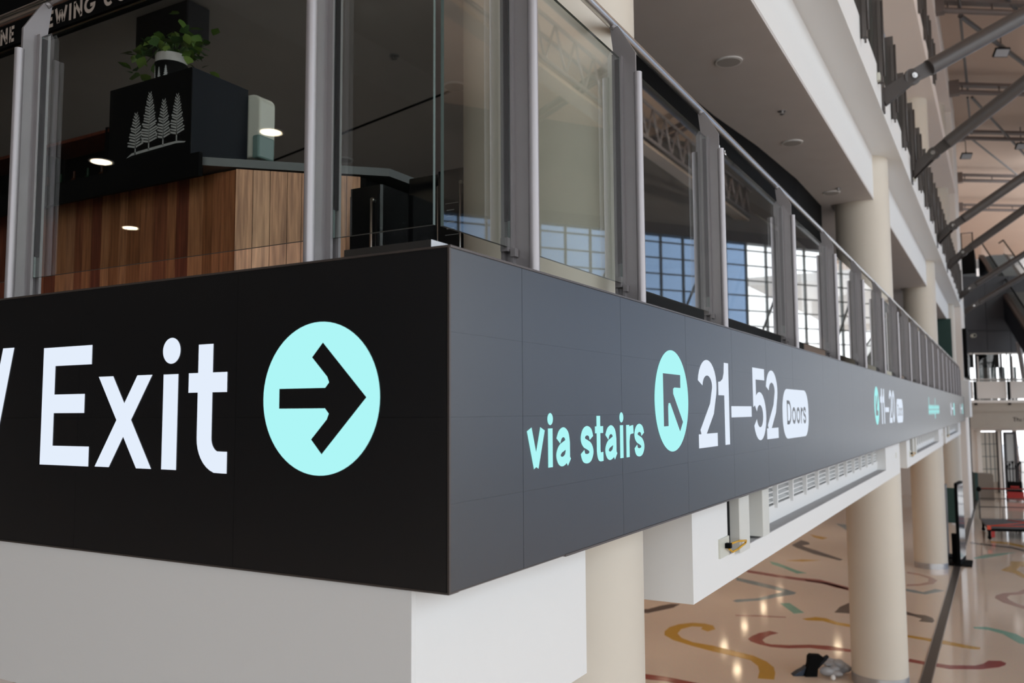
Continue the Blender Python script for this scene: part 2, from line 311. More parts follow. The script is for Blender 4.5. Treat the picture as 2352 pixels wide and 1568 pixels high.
inlay([(-3.6, 23.1), (-2.96, 22.91), (-2.65, 22.68), (-2.35, 22.39), (-2.29, 22.13), (-2.61, 22.4), (-2.92, 22.69), (-3.5, 22.9)], 'red')
tr_ = MB().box((-.045, -10, .0), (.12, 51, .004)); tr_.build('trench_cover', mat('dull_steel_grate', (.085, .072, .064), .4, .3), fl)
MB().box((-.062, -10, 0), (-.045, 51, .008)).box((.12, -10, 0), (.135, 51, .008)).build('trench_edge', M_inox, fl)

# ------------------------------------------------------------------ storeys
struct(MB().box((-14, .35, 4.42), (-.2, 44.4, 5.12)).build('floor.001', [M_floor2]))
struct(MB().box((-14, .35, 4.30), (-.3, 44.4, 4.41)).build('ceiling.001', mat('brown_lobby_ceiling', (.5, .38, .30), .6)))
def storey(z0, z1, name, x_in, y1):
    s_ = MB().box((x_in, .0, z0), (.03, y1, z1)); return struct(s_.build(name, M_white))
storey(9.21, 9.78, 'floor.002', -14, 44.4)
M_white3 = mat('white_roof_warmed', (.88, .79, .73), .6)  # slab white with the warm light near the roof put into its colour
struct(MB().box((-14, 0, 14.30), (.03, 44.4, 14.85)).build('floor.003', M_white3)); struct(MB().box((-14, 0, 18.05), (.03, 44.4, 18.65)).build('trim_1', M_white3))
struct(B('wall_left.001', (-14.4, .35, 5.12), (-14, 44.4, 9.2), mat('dark_bar_wall', (.03, .028, .027), .7)))
struct(B('wall_left.002', (-5.4, .0, 9.78), (-5, 44.4, 14.3), M_white2))
struct(B('wall_left.003', (-5.4, .0, 14.85), (-5, 44.4, 18.05), M_white2))
struct(B('wall_left.004', (-14, .0, 18.65), (.03, 44.4, 19.3), M_white2))
# dropped soffits over the concourse
ds = [(-.05, 14.03), (14.93, 26.5), (27.4, 38.97), (39.87, 44.4)]
for i, (a, b) in enumerate(ds):
    o = MB().box((-13.9, a, 8.44), (-.40, b, 9.21)).build('ceiling_panel', M_white)
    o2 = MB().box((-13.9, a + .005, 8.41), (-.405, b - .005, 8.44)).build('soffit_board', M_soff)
    o2.name = 'ceiling.00%d' % (i + 2); o.name = 'trim_%d' % (i + 2); struct(o); struct(o2)
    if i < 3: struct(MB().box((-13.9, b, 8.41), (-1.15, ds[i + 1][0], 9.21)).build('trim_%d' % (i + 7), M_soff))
# end pier
pier = struct(MB().bbox((-1.3, 40.4, 0), (.03, 44.5, 19.3), .03).build('wall_end_pier', M_white2))
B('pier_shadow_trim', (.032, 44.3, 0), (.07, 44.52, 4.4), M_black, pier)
struct(MB().bbox((-.1, 39.95, 4.35), (.22, 42.6, 5.95), .02).build('trim_11', M_white))

# columns
for k in range(4):
    y = COLY0 + PITCH * k
    c = empty('column', (COLX, y, 0), kind='structure')
    MB().cyl((COLX, y), COLR, .16, 4.3, 64).build('shaft', M_cream, c)
    MB().cyl((COLX, y), COLR + .008, 0, .16, 64).build('collar', M_galv, c, 'galvanised steel collar')
    MB().cyl((COLX, y), COLR, 5.30, 9.21, 64).build('shaft', M_cream, c)
    MB().cyl((COLX, y), COLR + .006, 5.12, 5.30, 64).build('collar', M_white, c)
    MB().cyl((COLX, y), COLR, 9.78, 14.3, 48).build('shaft', M_cream, c)
    MB().cyl((COLX, y), COLR, 14.85, 18.05, 48).build('shaft', M_cream, c)

# white spandrel beams below the sign, with recess, louvre, ducts
M_duct = mat('duct_white', (.66, .66, .62), .5)
def beam(y0, y1, idx, full):
    r = empty('trim_%d' % (12 + idx), (-.14, y0, 3.655), kind='structure')
    if not full:
        # the corner beam also runs along the left face
        b = MB().box((-1.0, y0, 3.655), (-.14, y1, 4.30)).box((-9.5, .012, 3.655), (-.141, .55, 4.30)); b.build('beam', M_white, r); return
    ra, rb = y0 + .72, y1 - 2.0
    b = MB().box((-.9, y0, 3.655), (-.14, y0 + .72, 4.30)).box((-.9, rb, 3.655), (-.14, y1, 4.30))
    b.box((-.9, ra, 3.655), (-.14, rb, 3.82)).box((-.9, ra, 3.82), (-.26, rb, 3.955)); b.build('beam', M_white, r)
    B('ledge', (-.26, ra + .004, 3.82), (-.143, rb - .004, 3.824), mat('ledge_grey', (.42, .42, .43), .7, var=.1), r)  # grey sheet with slight random variation on the white beam's ledge
    lv = MB().box((-.40, ra, 3.93), (-.38, rb, 4.40)); lv.build('louvre_backing', M_dgrey, r)
    sl = MB(); sl.T = None
    sl.prism([(-.27, 3.965), (-.335, 3.99), (-.335, 4.0), (-.27, 3.975)], ra + .01, rb - .01, 'y')
    me = sl.mesh('louvre_slat', M_white, (-.3, ra, 3.96))
    for q in range(9): inst('slat', me, r, (-.3, ra, 3.965 + q * .042))
    n_ = 14; mu = MB().box((-.272, -.016, 0), (-.235, .016, .46)).mesh('louvre_mullion', M_white)
    for q in range(1, n_): inst('mullion', mu, r, (0, ra + (rb - ra) * q / n_, 3.93))
    # two boxed ducts
    for yy, wy, dz in ((y0 + .86, .24, -.045), (y0 + 1.48, .18, -.02)):
        d = MB().bbox((-.27, yy, 3.86 + dz), (-.10, yy + wy, 4.165), .006).build('duct_box', M_duct, r)
        MB().cyl((-.2, yy + .06), .018, 4.165, 4.30, 12).cyl((-.2, yy + .13), .012, 4.165, 4.30, 12).build('pipe', M_galv, d)
    B('slot', (-.2, ra - .012, 3.86), (-.136, ra + .03, 4.3), M_black, r)
    pb = y0 + .50
    B('outlet_plate', (-.142, pb, 3.83), (-.128, pb + .2, 3.945), M_disp, r)
    B('plug', (-.128, pb + .10, 3.88), (-.095, pb + .14, 3.91), M_black, r)
    pts = [(-.11, pb + .15, 3.90), (-.09, pb + .26, 3.905), (-.07, pb + .38, 3.895), (-.08, pb + .40, 3.875), (-.1, pb + .28, 3.85), (-.11, pb + .2, 3.845), (-.115, pb + .13, 3.88)]
    MB().path(pts, .0065, 8).build('yellow_cable', M_yel, r)
    B('wall_plate', (-.142, y1 - .62, 3.93), (-.132, y1 - .5, 4.02), M_disp, r)
beam(.03, 1.225, 0, False)
beam(2.64, 13.87, 1, True)
beam(15.12, 26.35, 2, True)
beam(27.6, 38.8, 3, True)

# ------------------------------------------------------------------ LED ribbon sign
sign = empty('led_sign', (0, 0, ZB), 'long black LED ribbon sign wrapping the corner, lit with Exit and 21-52 Doors', 'sign')
MB().box((-.10, .03, ZB + .004), (-.035, 40.0, ZT - .004)).box((-9.5, .035, ZB + .004), (-.036, .10, ZT - .004)).build('housing', M_seam, sign)
TW = .4325
t1 = MB().box((-.032, 0, 0), (0, TW - .0007, .25 - .0004)).mesh('led_tile', M_led)
for i in range(12):
    for j in range(4): inst('led_tile', t1, sign, (0, .0425 * 0 + .008 + i * TW + (0.0012 if i % 2 else 0), ZB + j * .25 + .0002))
c1_ = MB().box((-.032, 0, 0), (0, .865 - .0015, .4995)).mesh('led_cabinet', M_led)
y = .008 + 12 * TW
while y < 39.9:
    for j in range(2): inst('led_cabinet', c1_, sign, (0, y, ZB + .0006 + j * .5))
    y += .865
c2_ = MB().box((0, 0, 0), (.865 - .0012, .032, .4992)).mesh('led_cabinet_front', M_led)
for i in range(10):
    for j in range(2): inst('led_cabinet', c2_, sign, (-.008 - (i + 1) * .865, 0, ZB + .0004 + j * .5))
MB().box((-.006, -.001, ZB), (.001, .006, ZT)).build('corner_trim', M_bronze, sign)
MB().box((-.06, .0, ZT), (.004, 40.0, ZT + .007)).box((-9.5, -.003, ZT), (0, .06, ZT + .007)).build('top_trim', M_bronze, sign)
MB().box((-.06, .75, ZB - .008), (.003, 40.0, ZB)).box((-.05, .0, ZB - .004), (.001, .75, ZB)).box((-9.5, -.002, ZB - .006), (0, .05, ZB)).build('bottom_trim', M_bronze, sign)

# glyph engine: monoline strokes
def arc(cx, cy, rx, ry, a0, a1, n=14): return [(cx + rx * math.cos(math.radians(a0 + (a1 - a0) * i / n)), cy + ry * math.sin(math.radians(a0 + (a1 - a0) * i / n))) for i in range(n + 1)]
def smooth(P, n=6):
    out = []
    Q = [P[0]] + list(P) + [P[-1]]
    for i in range(1, len(Q) - 2):
        for k in range(n):
            t_ = k / n; a, b, c, d = Q[i - 1], Q[i], Q[i + 1], Q[i + 2]
            out.append(tuple(.5 * (2 * b[j] + (c[j] - a[j]) * t_ + (2 * a[j] - 5 * b[j] + 4 * c[j] - d[j]) * t_ ** 2 + (3 * b[j] - a[j] - 3 * c[j] + d[j]) * t_ ** 3) for j in (0, 1)))
    out.append(P[-1]); return out
class G2:
    def __init__(s): s.polys = []
    def poly(s, P): s.polys.append([tuple(q) for q in P]); return s
    def stroke(s, P, w, closed=False):
        P = [Vector(q) for q in P]; n = len(P)
        L = []; R = []
        for i in range(n):
            if closed: a = P[(i - 1) % n]; b = P[(i + 1) % n]
            else: a = P[max(i - 1, 0)]; b = P[min(i + 1, n - 1)]
            d0 = (P[i] - a); d1 = (b - P[i])
            if d0.length < 1e-9: d0 = d1
            if d1.length < 1e-9: d1 = d0
            d0.normalize(); d1.normalize(); tdir = (d0 + d1)
            if tdir.length < 1e-6: tdir = d0
            tdir.normalize(); nn = Vector((-tdir.y, tdir.x)); c_ = max(.5, nn.dot(Vector((-d0.y, d0.x))))
            L.append(P[i] + nn * (w / 2 / c_)); R.append(P[i] - nn * (w / 2 / c_))
        for i in range(n if closed else n - 1):
            j = (i + 1) % n; s.polys.append([tuple(L[i]), tuple(R[i]), tuple(R[j]), tuple(L[j])])
        return s
    def ring(s, cx, cy, rx, ry, w, n=32):
        return s.stroke(arc(cx, cy, rx, ry, 0, 360, n)[:-1], w, True)
    def disc(s, cx, cy, rx, ry, n=48): return s.poly(arc(cx, cy, rx, ry, 0, 360, n)[:-1])
    def put(s, name, m_, parent, fn, label=None):
        mb = MB()
        for P in s.polys: mb.add([fn(u, v) for u, v in P], [tuple(range(len(P)))])
        return mb.build(name, m_, parent, label)
def sc(P, ox, oy, sx_, sy_): return [(ox + a * sx_, oy + b * sy_) for a, b in P]
LF = lambda u, v: (u, -.0012, ZB + v)
LF2 = lambda u, v: (u, -.0022, ZB + v)
RF = lambda u, v: (.0012, u, ZB + v)
RF2 = lambda u, v: (.0022, u, ZB + v)
# left face: "/ Exit" and the arrow
G2().poly([(-2.39, .315), (-2.31, .315), (-2.184, .793), (-2.265, .793)]).put('slash', M_wtext, sign, LF)
G2().poly([(-1.976, .314), (-1.895, .314), (-1.895, .782), (-1.976, .782)]).poly([(-1.895, .782), (-1.895, .707), (-1.663, .707), (-1.663, .782)]).poly([(-1.895, .593), (-1.895, .519), (-1.70, .519), (-1.70, .593)]).poly([(-1.895, .39), (-1.895, .314), (-1.664, .314), (-1.664, .39)]).put('letter', M_wtext, sign, LF)
G2().poly([(-1.617, .657), (-1.53, .657), (-1.299, .315), (-1.383, .315)]).poly([(-1.39, .657), (-1.306, .657), (-1.54, .315), (-1.625, .315)]).put('letter', M_wtext, sign, LF)
G2().poly([(-1.244, .315), (-1.165, .315), (-1.165, .656), (-1.244, .656)]).disc(-1.204, .741, .047, .047).put('letter', M_wtext, sign, LF)
G2().stroke([(-1.025, .757), (-1.025, .43)] + arc(-.945, .43, .08, .085, 180, 255, 8) + [(-.93, .347), (-.910, .347)], .074).poly([(-1.11, .588), (-.916, .588), (-.916, .657), (-1.11, .657)]).put('letter', M_wtext, sign, LF)
G2().disc(-.498, .5615, .245, .245, 72).put('arrow_disc', M_ctext, sign, LF)
AR = [(-.484, .739), (-.305, .562), (-.484, .384), (-.529, .43), (-.464, .494), (-.456, .512), (-.472, .529), (-.67, .529), (-.67, .594), (-.472, .594), (-.456, .611), (-.464, .629), (-.529, .693)]
G2().poly(AR).put('arrow', M_led, sign, LF2)
# right face
def word_strokes(items, m_, fn, name='letter'):
    for g_ in items: g_.put(name, m_, sign, fn)
x0 = .318; xh = .137; W_ = .036
def ch(c, u, wd, h=xh, base=x0, w_=W_):
    g_ = G2(); X = lambda a: u + a * wd; Y = lambda b: base + b * h; hw = w_ / 2
    def S_(P): return [(u + hw + a * (wd - w_), base + hw + b * (h - w_)) for a, b in P]
    if c == 'v': g_.stroke([(u + hw, base + h), (u + wd / 2, base + hw * .4)], w_).stroke([(u + wd - hw, base + h), (u + wd / 2, base + hw * .4)], w_)
    elif c == 'i': g_.stroke([(u + wd / 2, base), (u + wd / 2, base + h)], w_).disc(u + wd / 2, base + h * 1.24, w_ * .6, w_ * .6, 20)
    elif c == 'a':
        g_.stroke(smooth(S_([(0, .72), (.18, .94), (.48, 1.02), (.76, .9), (.86, .62)])) + S_([(.86, .3), (.86, 0.05), (1.0, -.08)]), w_)
        g_.stroke(smooth(S_([(.86, .62), (.5, .52), (.18, .42), (0, .22), (.14, .02), (.42, -.02), (.72, .10), (.86, .34)])), w_ * .95)
    elif c == 's': g_.stroke(smooth(S_([(.98, .74), (.84, .95), (.5, 1.03), (.18, .95), (.03, .74), (.2, .58), (.5, .5), (.82, .40), (.98, .22), (.82, .03), (.5, -.03), (.15, .03), (0, .24)])), w_)
    elif c == 't':
        g_.stroke([(u + wd * .42, base + h * 1.3), (u + wd * .42, base + h * .3)] + smooth([(u + wd * .42, base + h * .3), (u + wd * .55, base + h * .13), (u + wd, base + h * .12)]), w_)
        g_.poly([(u, base + h * .8), (u + wd, base + h * .8), (u + wd, base + h), (u, base + h)])
    elif c == 'r': g_.stroke([(u + hw, base), (u + hw, base + h)], w_).stroke(smooth([(u + hw, base + h * .5), (u + wd * .42, base + h * .8), (u + wd, base + h * .86)]), w_)
    elif c == 'o': g_.ring(u + wd / 2, base + h / 2, (wd - w_) / 2, (h - w_) / 2, w_, 28)
    elif c == 'D': g_.stroke([(u + hw, base), (u + hw, base + h)], w_).stroke([(u + hw, base + h - hw), (u + wd * .45, base + h - hw)] + arc(u + wd * .45, base + h / 2, wd * .55 - hw, h / 2 - hw, 90, -90, 14) + [(u + hw, base + hw)], w_)
    return g_
word_strokes([ch('v', .465, .133), ch('i', .621, .036), ch('a', .684, .126), ch('s', .889, .12), ch('t', 1.024, .08), ch('a', 1.122, .13), ch('i', 1.278, .036), ch('r', 1.347, .083), ch('s', 1.438, .122)], M_ctext, RF)
def digit(c, u, base=.315, h=.475, wd=.345, w_=.085):
    g_ = G2(); P = lambda L: [(u + a * wd, base + b * h) for a, b in L]; ww = w_ / wd / 2; wh = w_ / h / 2
    if c == '2':
        A = arc(.5, .70, .5 - ww, .30 - wh, 172, -30, 16) + [(.72, .44), (.16, .13)]
        g_.stroke(P(A), w_).poly(P([(0, 0), (1, 0), (1, .155), (0.0, .155)]))
    elif c == '1': g_.poly(P([(.34, 0), (.62, 0), (.62, 1), (.36, 1), (.33, .87), (.26, .80), (.12, .765), (0, .76), (0, .60), (.34, .60)]))
    elif c == '-': g_.poly([(u, base + .33 * h), (u + .475, base + .33 * h), (u + .475, base + .47 * h), (u, base + .47 * h)])
    elif c == '5':
        g_.poly(P([(.0, .46), (.23, .50), (.23, 1), (0, 1)])).poly(P([(.05, .84), (.92, .84), (.92, 1), (.05, 1)]))
        g_.stroke(P(arc(.5, .335, .5 - ww, .335 - wh + .0, 150, -160, 20)), w_)
    elif c == '0': g_.ring(u + wd / 2, base + h / 2, (wd - w_) / 2, (h - w_) / 2, w_, 36)
    return g_
for c, u in (('2', 2.355), ('1', 2.735), ('-', 2.995), ('5', 3.515), ('2', 3.872)): digit(c, u).put('numeral', M_wtext, sign, RF)
G2().disc(1.945, .563, .246, .246, 72).put('arrow_disc', M_ctext, sign, RF)
def rot(P, cx, cy, a, ox, oy):
    a = math.radians(a); return [(ox + (x - cx) * math.cos(a) - (y_ - cy) * math.sin(a), oy + (x - cx) * math.sin(a) + (y_ - cy) * math.cos(a)) for x, y_ in P]
G2().poly(rot(AR, -.488, .5615, 135, 1.945, .563)).put('arrow', M_led, sign, RF2)
def pill(u0, u1, v0, v1, r):
    P = arc(u1 - r, v1 - r, r, r, 0, 90, 8) + arc(u0 + r, v1 - r, r, r, 90, 180, 8) + arc(u0 + r, v0 + r, r, r, 180, 270, 8) + arc(u1 - r, v0 + r, r, r, 270, 360, 8)
    return G2().poly(P)
def doors(u):
    pill(u, u + .97, .30, .67, .16).put('doors_pill', M_wtext, sign, RF)
    for c, a, wd, h in (('D', .145, .15, .18), ('o', .325, .135, .13), ('o', .485, .135, .13), ('r', .655, .075, .13), ('s', .745, .115, .13)):
        ch(c, u + a, wd, h, .405, .027).put('letter', M_led, sign, RF2)
doors(4.365)
# second message
G2().disc(9.86, .56, .246, .246, 48).put('arrow_disc', M_ctext, sign, RF)
G2().poly(rot(AR, -.488, .5615, -135, 9.86, .56)).put('arrow', M_led, sign, RF2)
for c, u in (('1', 10.24), ('1', 10.49), ('-', 10.76), ('2', 11.27), ('0', 11.66)): digit(c, u).put('numeral', M_wtext, sign, RF)
doors(12.24)
# distant message, too far away to be read
for i, q in enumerate('oi o o ioo'.split(' ')): pass
uu = 18.9
for i in range(9):
    ch('o', uu + i * .42, .36, .23, .38, .085).put('letter', M_ctext, sign, RF)
for a in (19.0, 21.1): G2().poly([(a, .6), (a + .1, .6), (a + .1, .77), (a, .77)]).put('letter', M_ctext, sign, RF)
G2().poly([(20.9, .28), (21.1, .28), (21.1, .4), (20.9, .4)]).put('letter', M_ctext, sign, RF)
for u in (28.4, 35.7):
    digit('0', u, .29, .42, .5, .13).put('numeral', M_wtext, sign, RF)
    G2().poly([(u + .7, .48), (u + 1.6, .48), (u + 1.6, .55), (u + .7, .55)]).put('dash', M_wtext, sign, RF)
    G2().poly([(u + 1.9, .29), (u + 2.5, .29), (u + 2.5, .7), (u + 1.9, .7)]).put('symbol', M_ctext, sign, RF)

# ------------------------------------------------------------------ glass railings
GX = -.14
def post_meshes(z0, zg, zt, dark=False):
    m_ = M_dsteel if dark else M_steelp
    # local frame: x outward, y along the run
    plate = MB().prism([(-.172, z0), (-.062, z0), (-.062, zt - .15), (-.128, zt - .035), (-.15, zt), (-.19, zt), (-.172, zg + .02)], -.007, .007, 'y')
    cl = MB()
    for sg in (-1, 1):
        cl.box((-.172, min(sg * .007, sg * .034), z0), (-.160, max(sg * .007, sg * .034), zg + .03))
        cl.box((-.136, min(sg * .007, sg * .030), z0), (-.124, max(sg * .007, sg * .030), zg + .02))
    nz = MB().tube((-.052, 0, z0), (-.052, 0, zt - .25), .0195, 14).box((-.074, -.006, z0), (-.06, .006, zt - .28))
    gk = MB()
    for sg in (-1, 1): gk.box((-.158, min(sg * .022, sg * .036), z0 + .3), (-.137, max(sg * .022, sg * .036), zg))
    br = MB().box((-.165, -.05, -.03), (-.135, -.012, .02)).box((-.13, -.04, -.05), (-.11, -.015, -.02))
    return plate.mesh('plate', m_), cl.mesh('clamp', m_), nz.mesh('nosing', m_ if dark else M_nose), gk.mesh('gasket', M_black), br.mesh('clip', m_)
def railing_run(root, ys, z0, zg0, zg1, zt, hand, yend, dark=False, detail=True, side='R', first_glass=None):
    pm = post_meshes(z0, zg1, zt, dark)
    pm2 = post_meshes(z0, zg1, zt, dark)
    for y in ys:
        loc = (0, y, 0) if side == 'R' else (-y, 0, 0)
        o = bpy.data.objects.new('post', pm[0]); link(o, root, loc)
        if side == 'L': o.rotation_euler = (0, 0, -math.pi / 2); o.scale = (1, 1, 1)
        for k, nm in ((1, 'clamp'), (2, 'nosing'), (3, 'gasket')):
            q = bpy.data.objects.new(nm, pm[k]); COL.objects.link(q); q.parent = o; WL[q.name] = Vector(loc)
        if detail:
            q = bpy.data.objects.new('clip', pm[4]); COL.objects.link(q); q.parent = o; q.location = (0, 0, zg0); WL[q.name] = Vector(loc)
            if not dark:
                bk = MB().tube((-.165, 0, zt - .01), (-.20, 0, zt + .03), .016, 8).mesh('bracket', M_steelp)
                q = bpy.data.objects.new('bracket', bk); COL.objects.link(q); q.parent = o; WL[q.name] = Vector(loc)
# glass pane sides: bottom, top, -y, +x, +y, -x
def pane(root, a, b, z0, z1, side='R', corner=False):
    if side == 'R': MB().box((GX - .006, a, z0), (GX + .006, b, z1), sides=(1, 1, 2, 0, 2, 0)).build('glass_panel', [M_glass, M_gedge, M_gside], root)
    else: MB().box((-b, -GX - .006, z0), (-a, -GX + .006, z1), sides=(1, 1, 0, 2, 0, 2)).build('glass_panel', [M_glass, M_gedge, M_gside], root)
posts = [.63, 1.70, 3.10] + [5.22 + 2.08 * k for k in range(17)]
posts = [q for q in posts if q < 39.7]
rr = empty('glass_railing', (GX, 0, 5.12), 'glass railing with grey steel posts and stainless handrail above the sign', 'railing')
railing_run(rr, posts, 5.125, 5.34, 6.42, 6.60, None, 40)
pane(rr, .168, posts[0] - .03, 5.325, 6.80 - .36)
for a, b in zip(posts[:-1], posts[1:]): pane(rr, a + .03, b - .03, 5.33, 6.43)
lposts = [.60, 2.33, 4.1, 5.9, 7.7]
railing_run(rr, lposts, 5.125, 5.34, 6.42, 6.60, None, 8, side='L')
pane(rr, -GX + .012, lposts[0] - .03, 5.325, 6.44, 'L')
for a, b in zip(lposts[:-1], lposts[1:]): pane(rr, a + .03, b - .03, 5.33, 6.43, 'L')
MB().tube((-.185, .20, 6.625), (-.185, 40.2, 6.625), .024, 20).tube((-9, .185, 6.625), (-.20, .185, 6.625), .024, 20).ell((-.192, .192, 6.625), (.026, .026, .026)).build('handrail', M_rail, rr, 'round stainless steel handrail')
MB().box((-.36, .045, ZT + .007), (-.02 - .34, .06, ZT + .01)).box((-.445, .05, ZT + .005), (-.105, .062, ZT + .042)).box((-.105, .05, ZT + .005), (-.10, .14, ZT + .042)).build('kick_plate', M_inox, rr, 'short polished plate at the corner')
cc = MB().tube((-.2, 3.42, 6.50), (-.2, 3.80, 6.50), .003, 6)
for y in (3.46, 3.60, 3.73): cc.ell((-.2, y, 6.50), (.012, .016, .014), 8, 5).tube((-.2, y, 6.50), (-.2, y, 6.53), .004, 6)
cc.build('cable_clips', M_inox, rr, 'short cable held by three bright clips')
# level 2 and 3 railings (seen from below)
r2 = empty('glass_railing', (0, 0, 9.6), 'upper glass railing with dark steel posts on the white slab edge above the columns', 'railing')
def upper_rail(root, ys, z0, y1, xo):
    pl_ = MB().box((-.22, -.008, z0), (.03, .008, z0 + 1.40)).box((-.015, -.04, z0), (.035, .04, z0 + 1.25)).box((-.12, -.03, z0 + .25), (-.08, .03, z0 + 1.36)).mesh('rail_post', M_dsteel)
    fin = MB().tube((.05, 0, z0 + .1), (.05, 0, z0 + 1.25), .018, 8).mesh('nosing', M_dsteel)
    cl = MB().box((.0, -.02, z0 - .06), (.025, .02, z0 + .0)).mesh('clip', M_dsteel)
    for y in ys:
        o = inst('post', pl_, root, (xo, y, 0)); q = inst('nosing', fin, o, (xo, y, 0)); q = inst('clip', cl, o, (xo, y, 0))
    for a, b in zip(ys[:-1], ys[1:]):
        MB().box((xo - .09, a + .04, z0 + .2), (xo - .078, b - .04, z0 + 1.3), sides=(1, 1, 2, 0, 2, 0)).build('glass_panel', [M_glass, M_gedge, M_gside], root)
    MB().tube((xo - .12, ys[0] - 1, z0 + 1.5), (xo - .12, y1, z0 + 1.5), .024, 12).build('handrail', M_rail, root)
upper_rail(r2, [.56 + 1.776 * k for k in range(23)], 9.48, 40.3, .075)
r3 = empty('glass_railing', (0, 0, 14.7), 'topmost glass railing with dark posts under the roof trusses', 'railing')
upper_rail(r3, [8.4 + 1.776 * k for k in range(11)], 14.52, 26.3, .075)

# ------------------------------------------------------------------ diagonal steel struts
def strut(a, pin, d2, label, sc_=1.0):
    a = Vector(a); pin = Vector(pin); d2 = Vector(d2).normalized()
    r = empty('steel_strut', a, label, 'strut', 'diagonal steel struts on the upper slab edge')
    dv = (pin - a).normalized(); side = dv.cross(Vector((0, 0, 1))).normalized(); up = side.cross(dv).normalized()
    def slab(c0, c1, w0, w1, th, off):
        n_ = side * th / 2; o_ = side * off
        V = [c0 - up * w0 + o_ - n_, c1 - up * w1 + o_ - n_, c1 + up * w1 + o_ - n_, c0 + up * w0 + o_ - n_]
        V2 = [q + n_ * 2 for q in V]; return V + V2
    F = [(0, 3, 2, 1), (4, 5, 6, 7), (0, 1, 5, 4), (1, 2, 6, 5), (2, 3, 7, 6), (3, 0, 4, 7)]
    mb = MB()
    for off in (-.05, .05): mb.add(slab(a - dv * .05, pin + dv * .08, .12, .085, .02, off), F)
    mb.box((.03, a.y - .12, a.z - .22), (.055, a.y + .12, a.z + .28)); mb.build('bracket', M_strut, r, None, .006)
    mb = MB(); s2 = d2.cross(Vector((0, 0, 1))).normalized(); u2 = s2.cross(d2).normalized()
    side, up = s2, u2
    for off in (-.018, .018): mb.add(slab(pin - d2 * .10, pin + d2 * .42, .095, .115, .016, off), F)
    mb.tube(pin - s2 * .03, pin + s2 * .03, .125, 24)
    mb.build('fork_plate', M_strut, r, None, .005)
    MB().tube(pin - s2 * .085, pin + s2 * .085, .042, 16).tube(pin - s2 * .095, pin + s2 * .095, .02, 12).build('pin', M_inox, r, 'bright steel pin')
    MB().tube(pin + d2 * .30, pin + d2 * ((6.3 - pin.x) / d2.x), .122 * sc_, 28).build('tube', M_strut, r)
strut((.055, 11.77, 9.45), (.447, 11.83, 9.712), (1.963 - .447, 12.802 - 11.83, 10.712 - 9.712), 'nearest and highest grey tubular strut with a bright pin, top right')
strut((.055, 16.6, 9.45), (.466, 16.347, 9.724), (2.03 - .466, 16.109 - 16.347, 10.757 - 9.724), 'second grey tubular strut from the front on the upper slab edge')
strut((.055, 24.5, 9.45), (.475, 24.079, 9.731), (2.192 - .475, 0, 10.863 - 9.731), 'third strut from the front, light catching its lower side')
strut((.055, 29.6, 9.45), (.55, 29.2, 9.80), (2.287 - .55, -.4, 10.926 - 9.803), 'fourth strut from the front, crossing the beige roof')
strut((.055, 39.0, 9.5), (.451, 38.6, 9.76), (2.476 - .451, .2, 11.051 - 9.76), 'fifth strut, in front of the dark escalator')
strut((.055, 45.3, 9.45), (.45, 45.2, 9.72), (2.0, .3, 1.25), 'farthest and lowest strut, below the escalator strut')

for y, z, lb in ((11.1, 9.50, 'small cream junction box on the slab edge below the nearest strut'), (17.05, 9.42, 'small cream junction box on the slab edge below the second strut')):
    o = MB().bbox((.031, y, z), (.075, y + .16, z + .11), .006).build('junction_box', M_disp); MB().box((.075, y + .02, z + .02), (.079, y + .14, z + .09)).build('lid', M_disp, o)
    tag(o, lb, 'electrical box', 'junction boxes on the slab edge')
mp_ = empty('strut_header', (6.3, 8, 13.5), 'long horizontal steel pipe joining the outer ends of the diagonal struts', 'pipe')
MB().tube((6.32, 6, 13.56), (6.32, 46, 13.56), .16, 16).build('pipe', M_strut, mp_)
for y in (14, 22, 30, 38):  # added fill lamps, out of view, to brighten the roof and end pier
    lh = MB().bbox((6.0, y - .25, 13.75), (6.4, y + .25, 13.95), .02).build('fill_light_housing', M_black, mp_)
    MB().box((6.03, y - .22, 13.95), (6.37, y + .22, 13.96)).build('fill_light_lens', M_lamp, lh)
    sl_ = bpy.data.lights.new('fill_light_beam', 'SPOT'); sl_.energy = 900; sl_.color = (1.0, .84, .72); sl_.spot_size = 2.7; sl_.spot_blend = .9; sl_.shadow_soft_size = .25
    so_ = bpy.data.objects.new('fill_light_beam', sl_); COL.objects.link(so_); so_.location = (6.2, y, 14.05); so_.rotation_euler = (0, math.radians(180 + 35), 0)
for y in (15.5, 24.1, 28.6, 38.9): MB().tube((6.32, y, 13.6), (6.32, y, 19.3), .06, 8).build('hanger', M_strut, mp_)
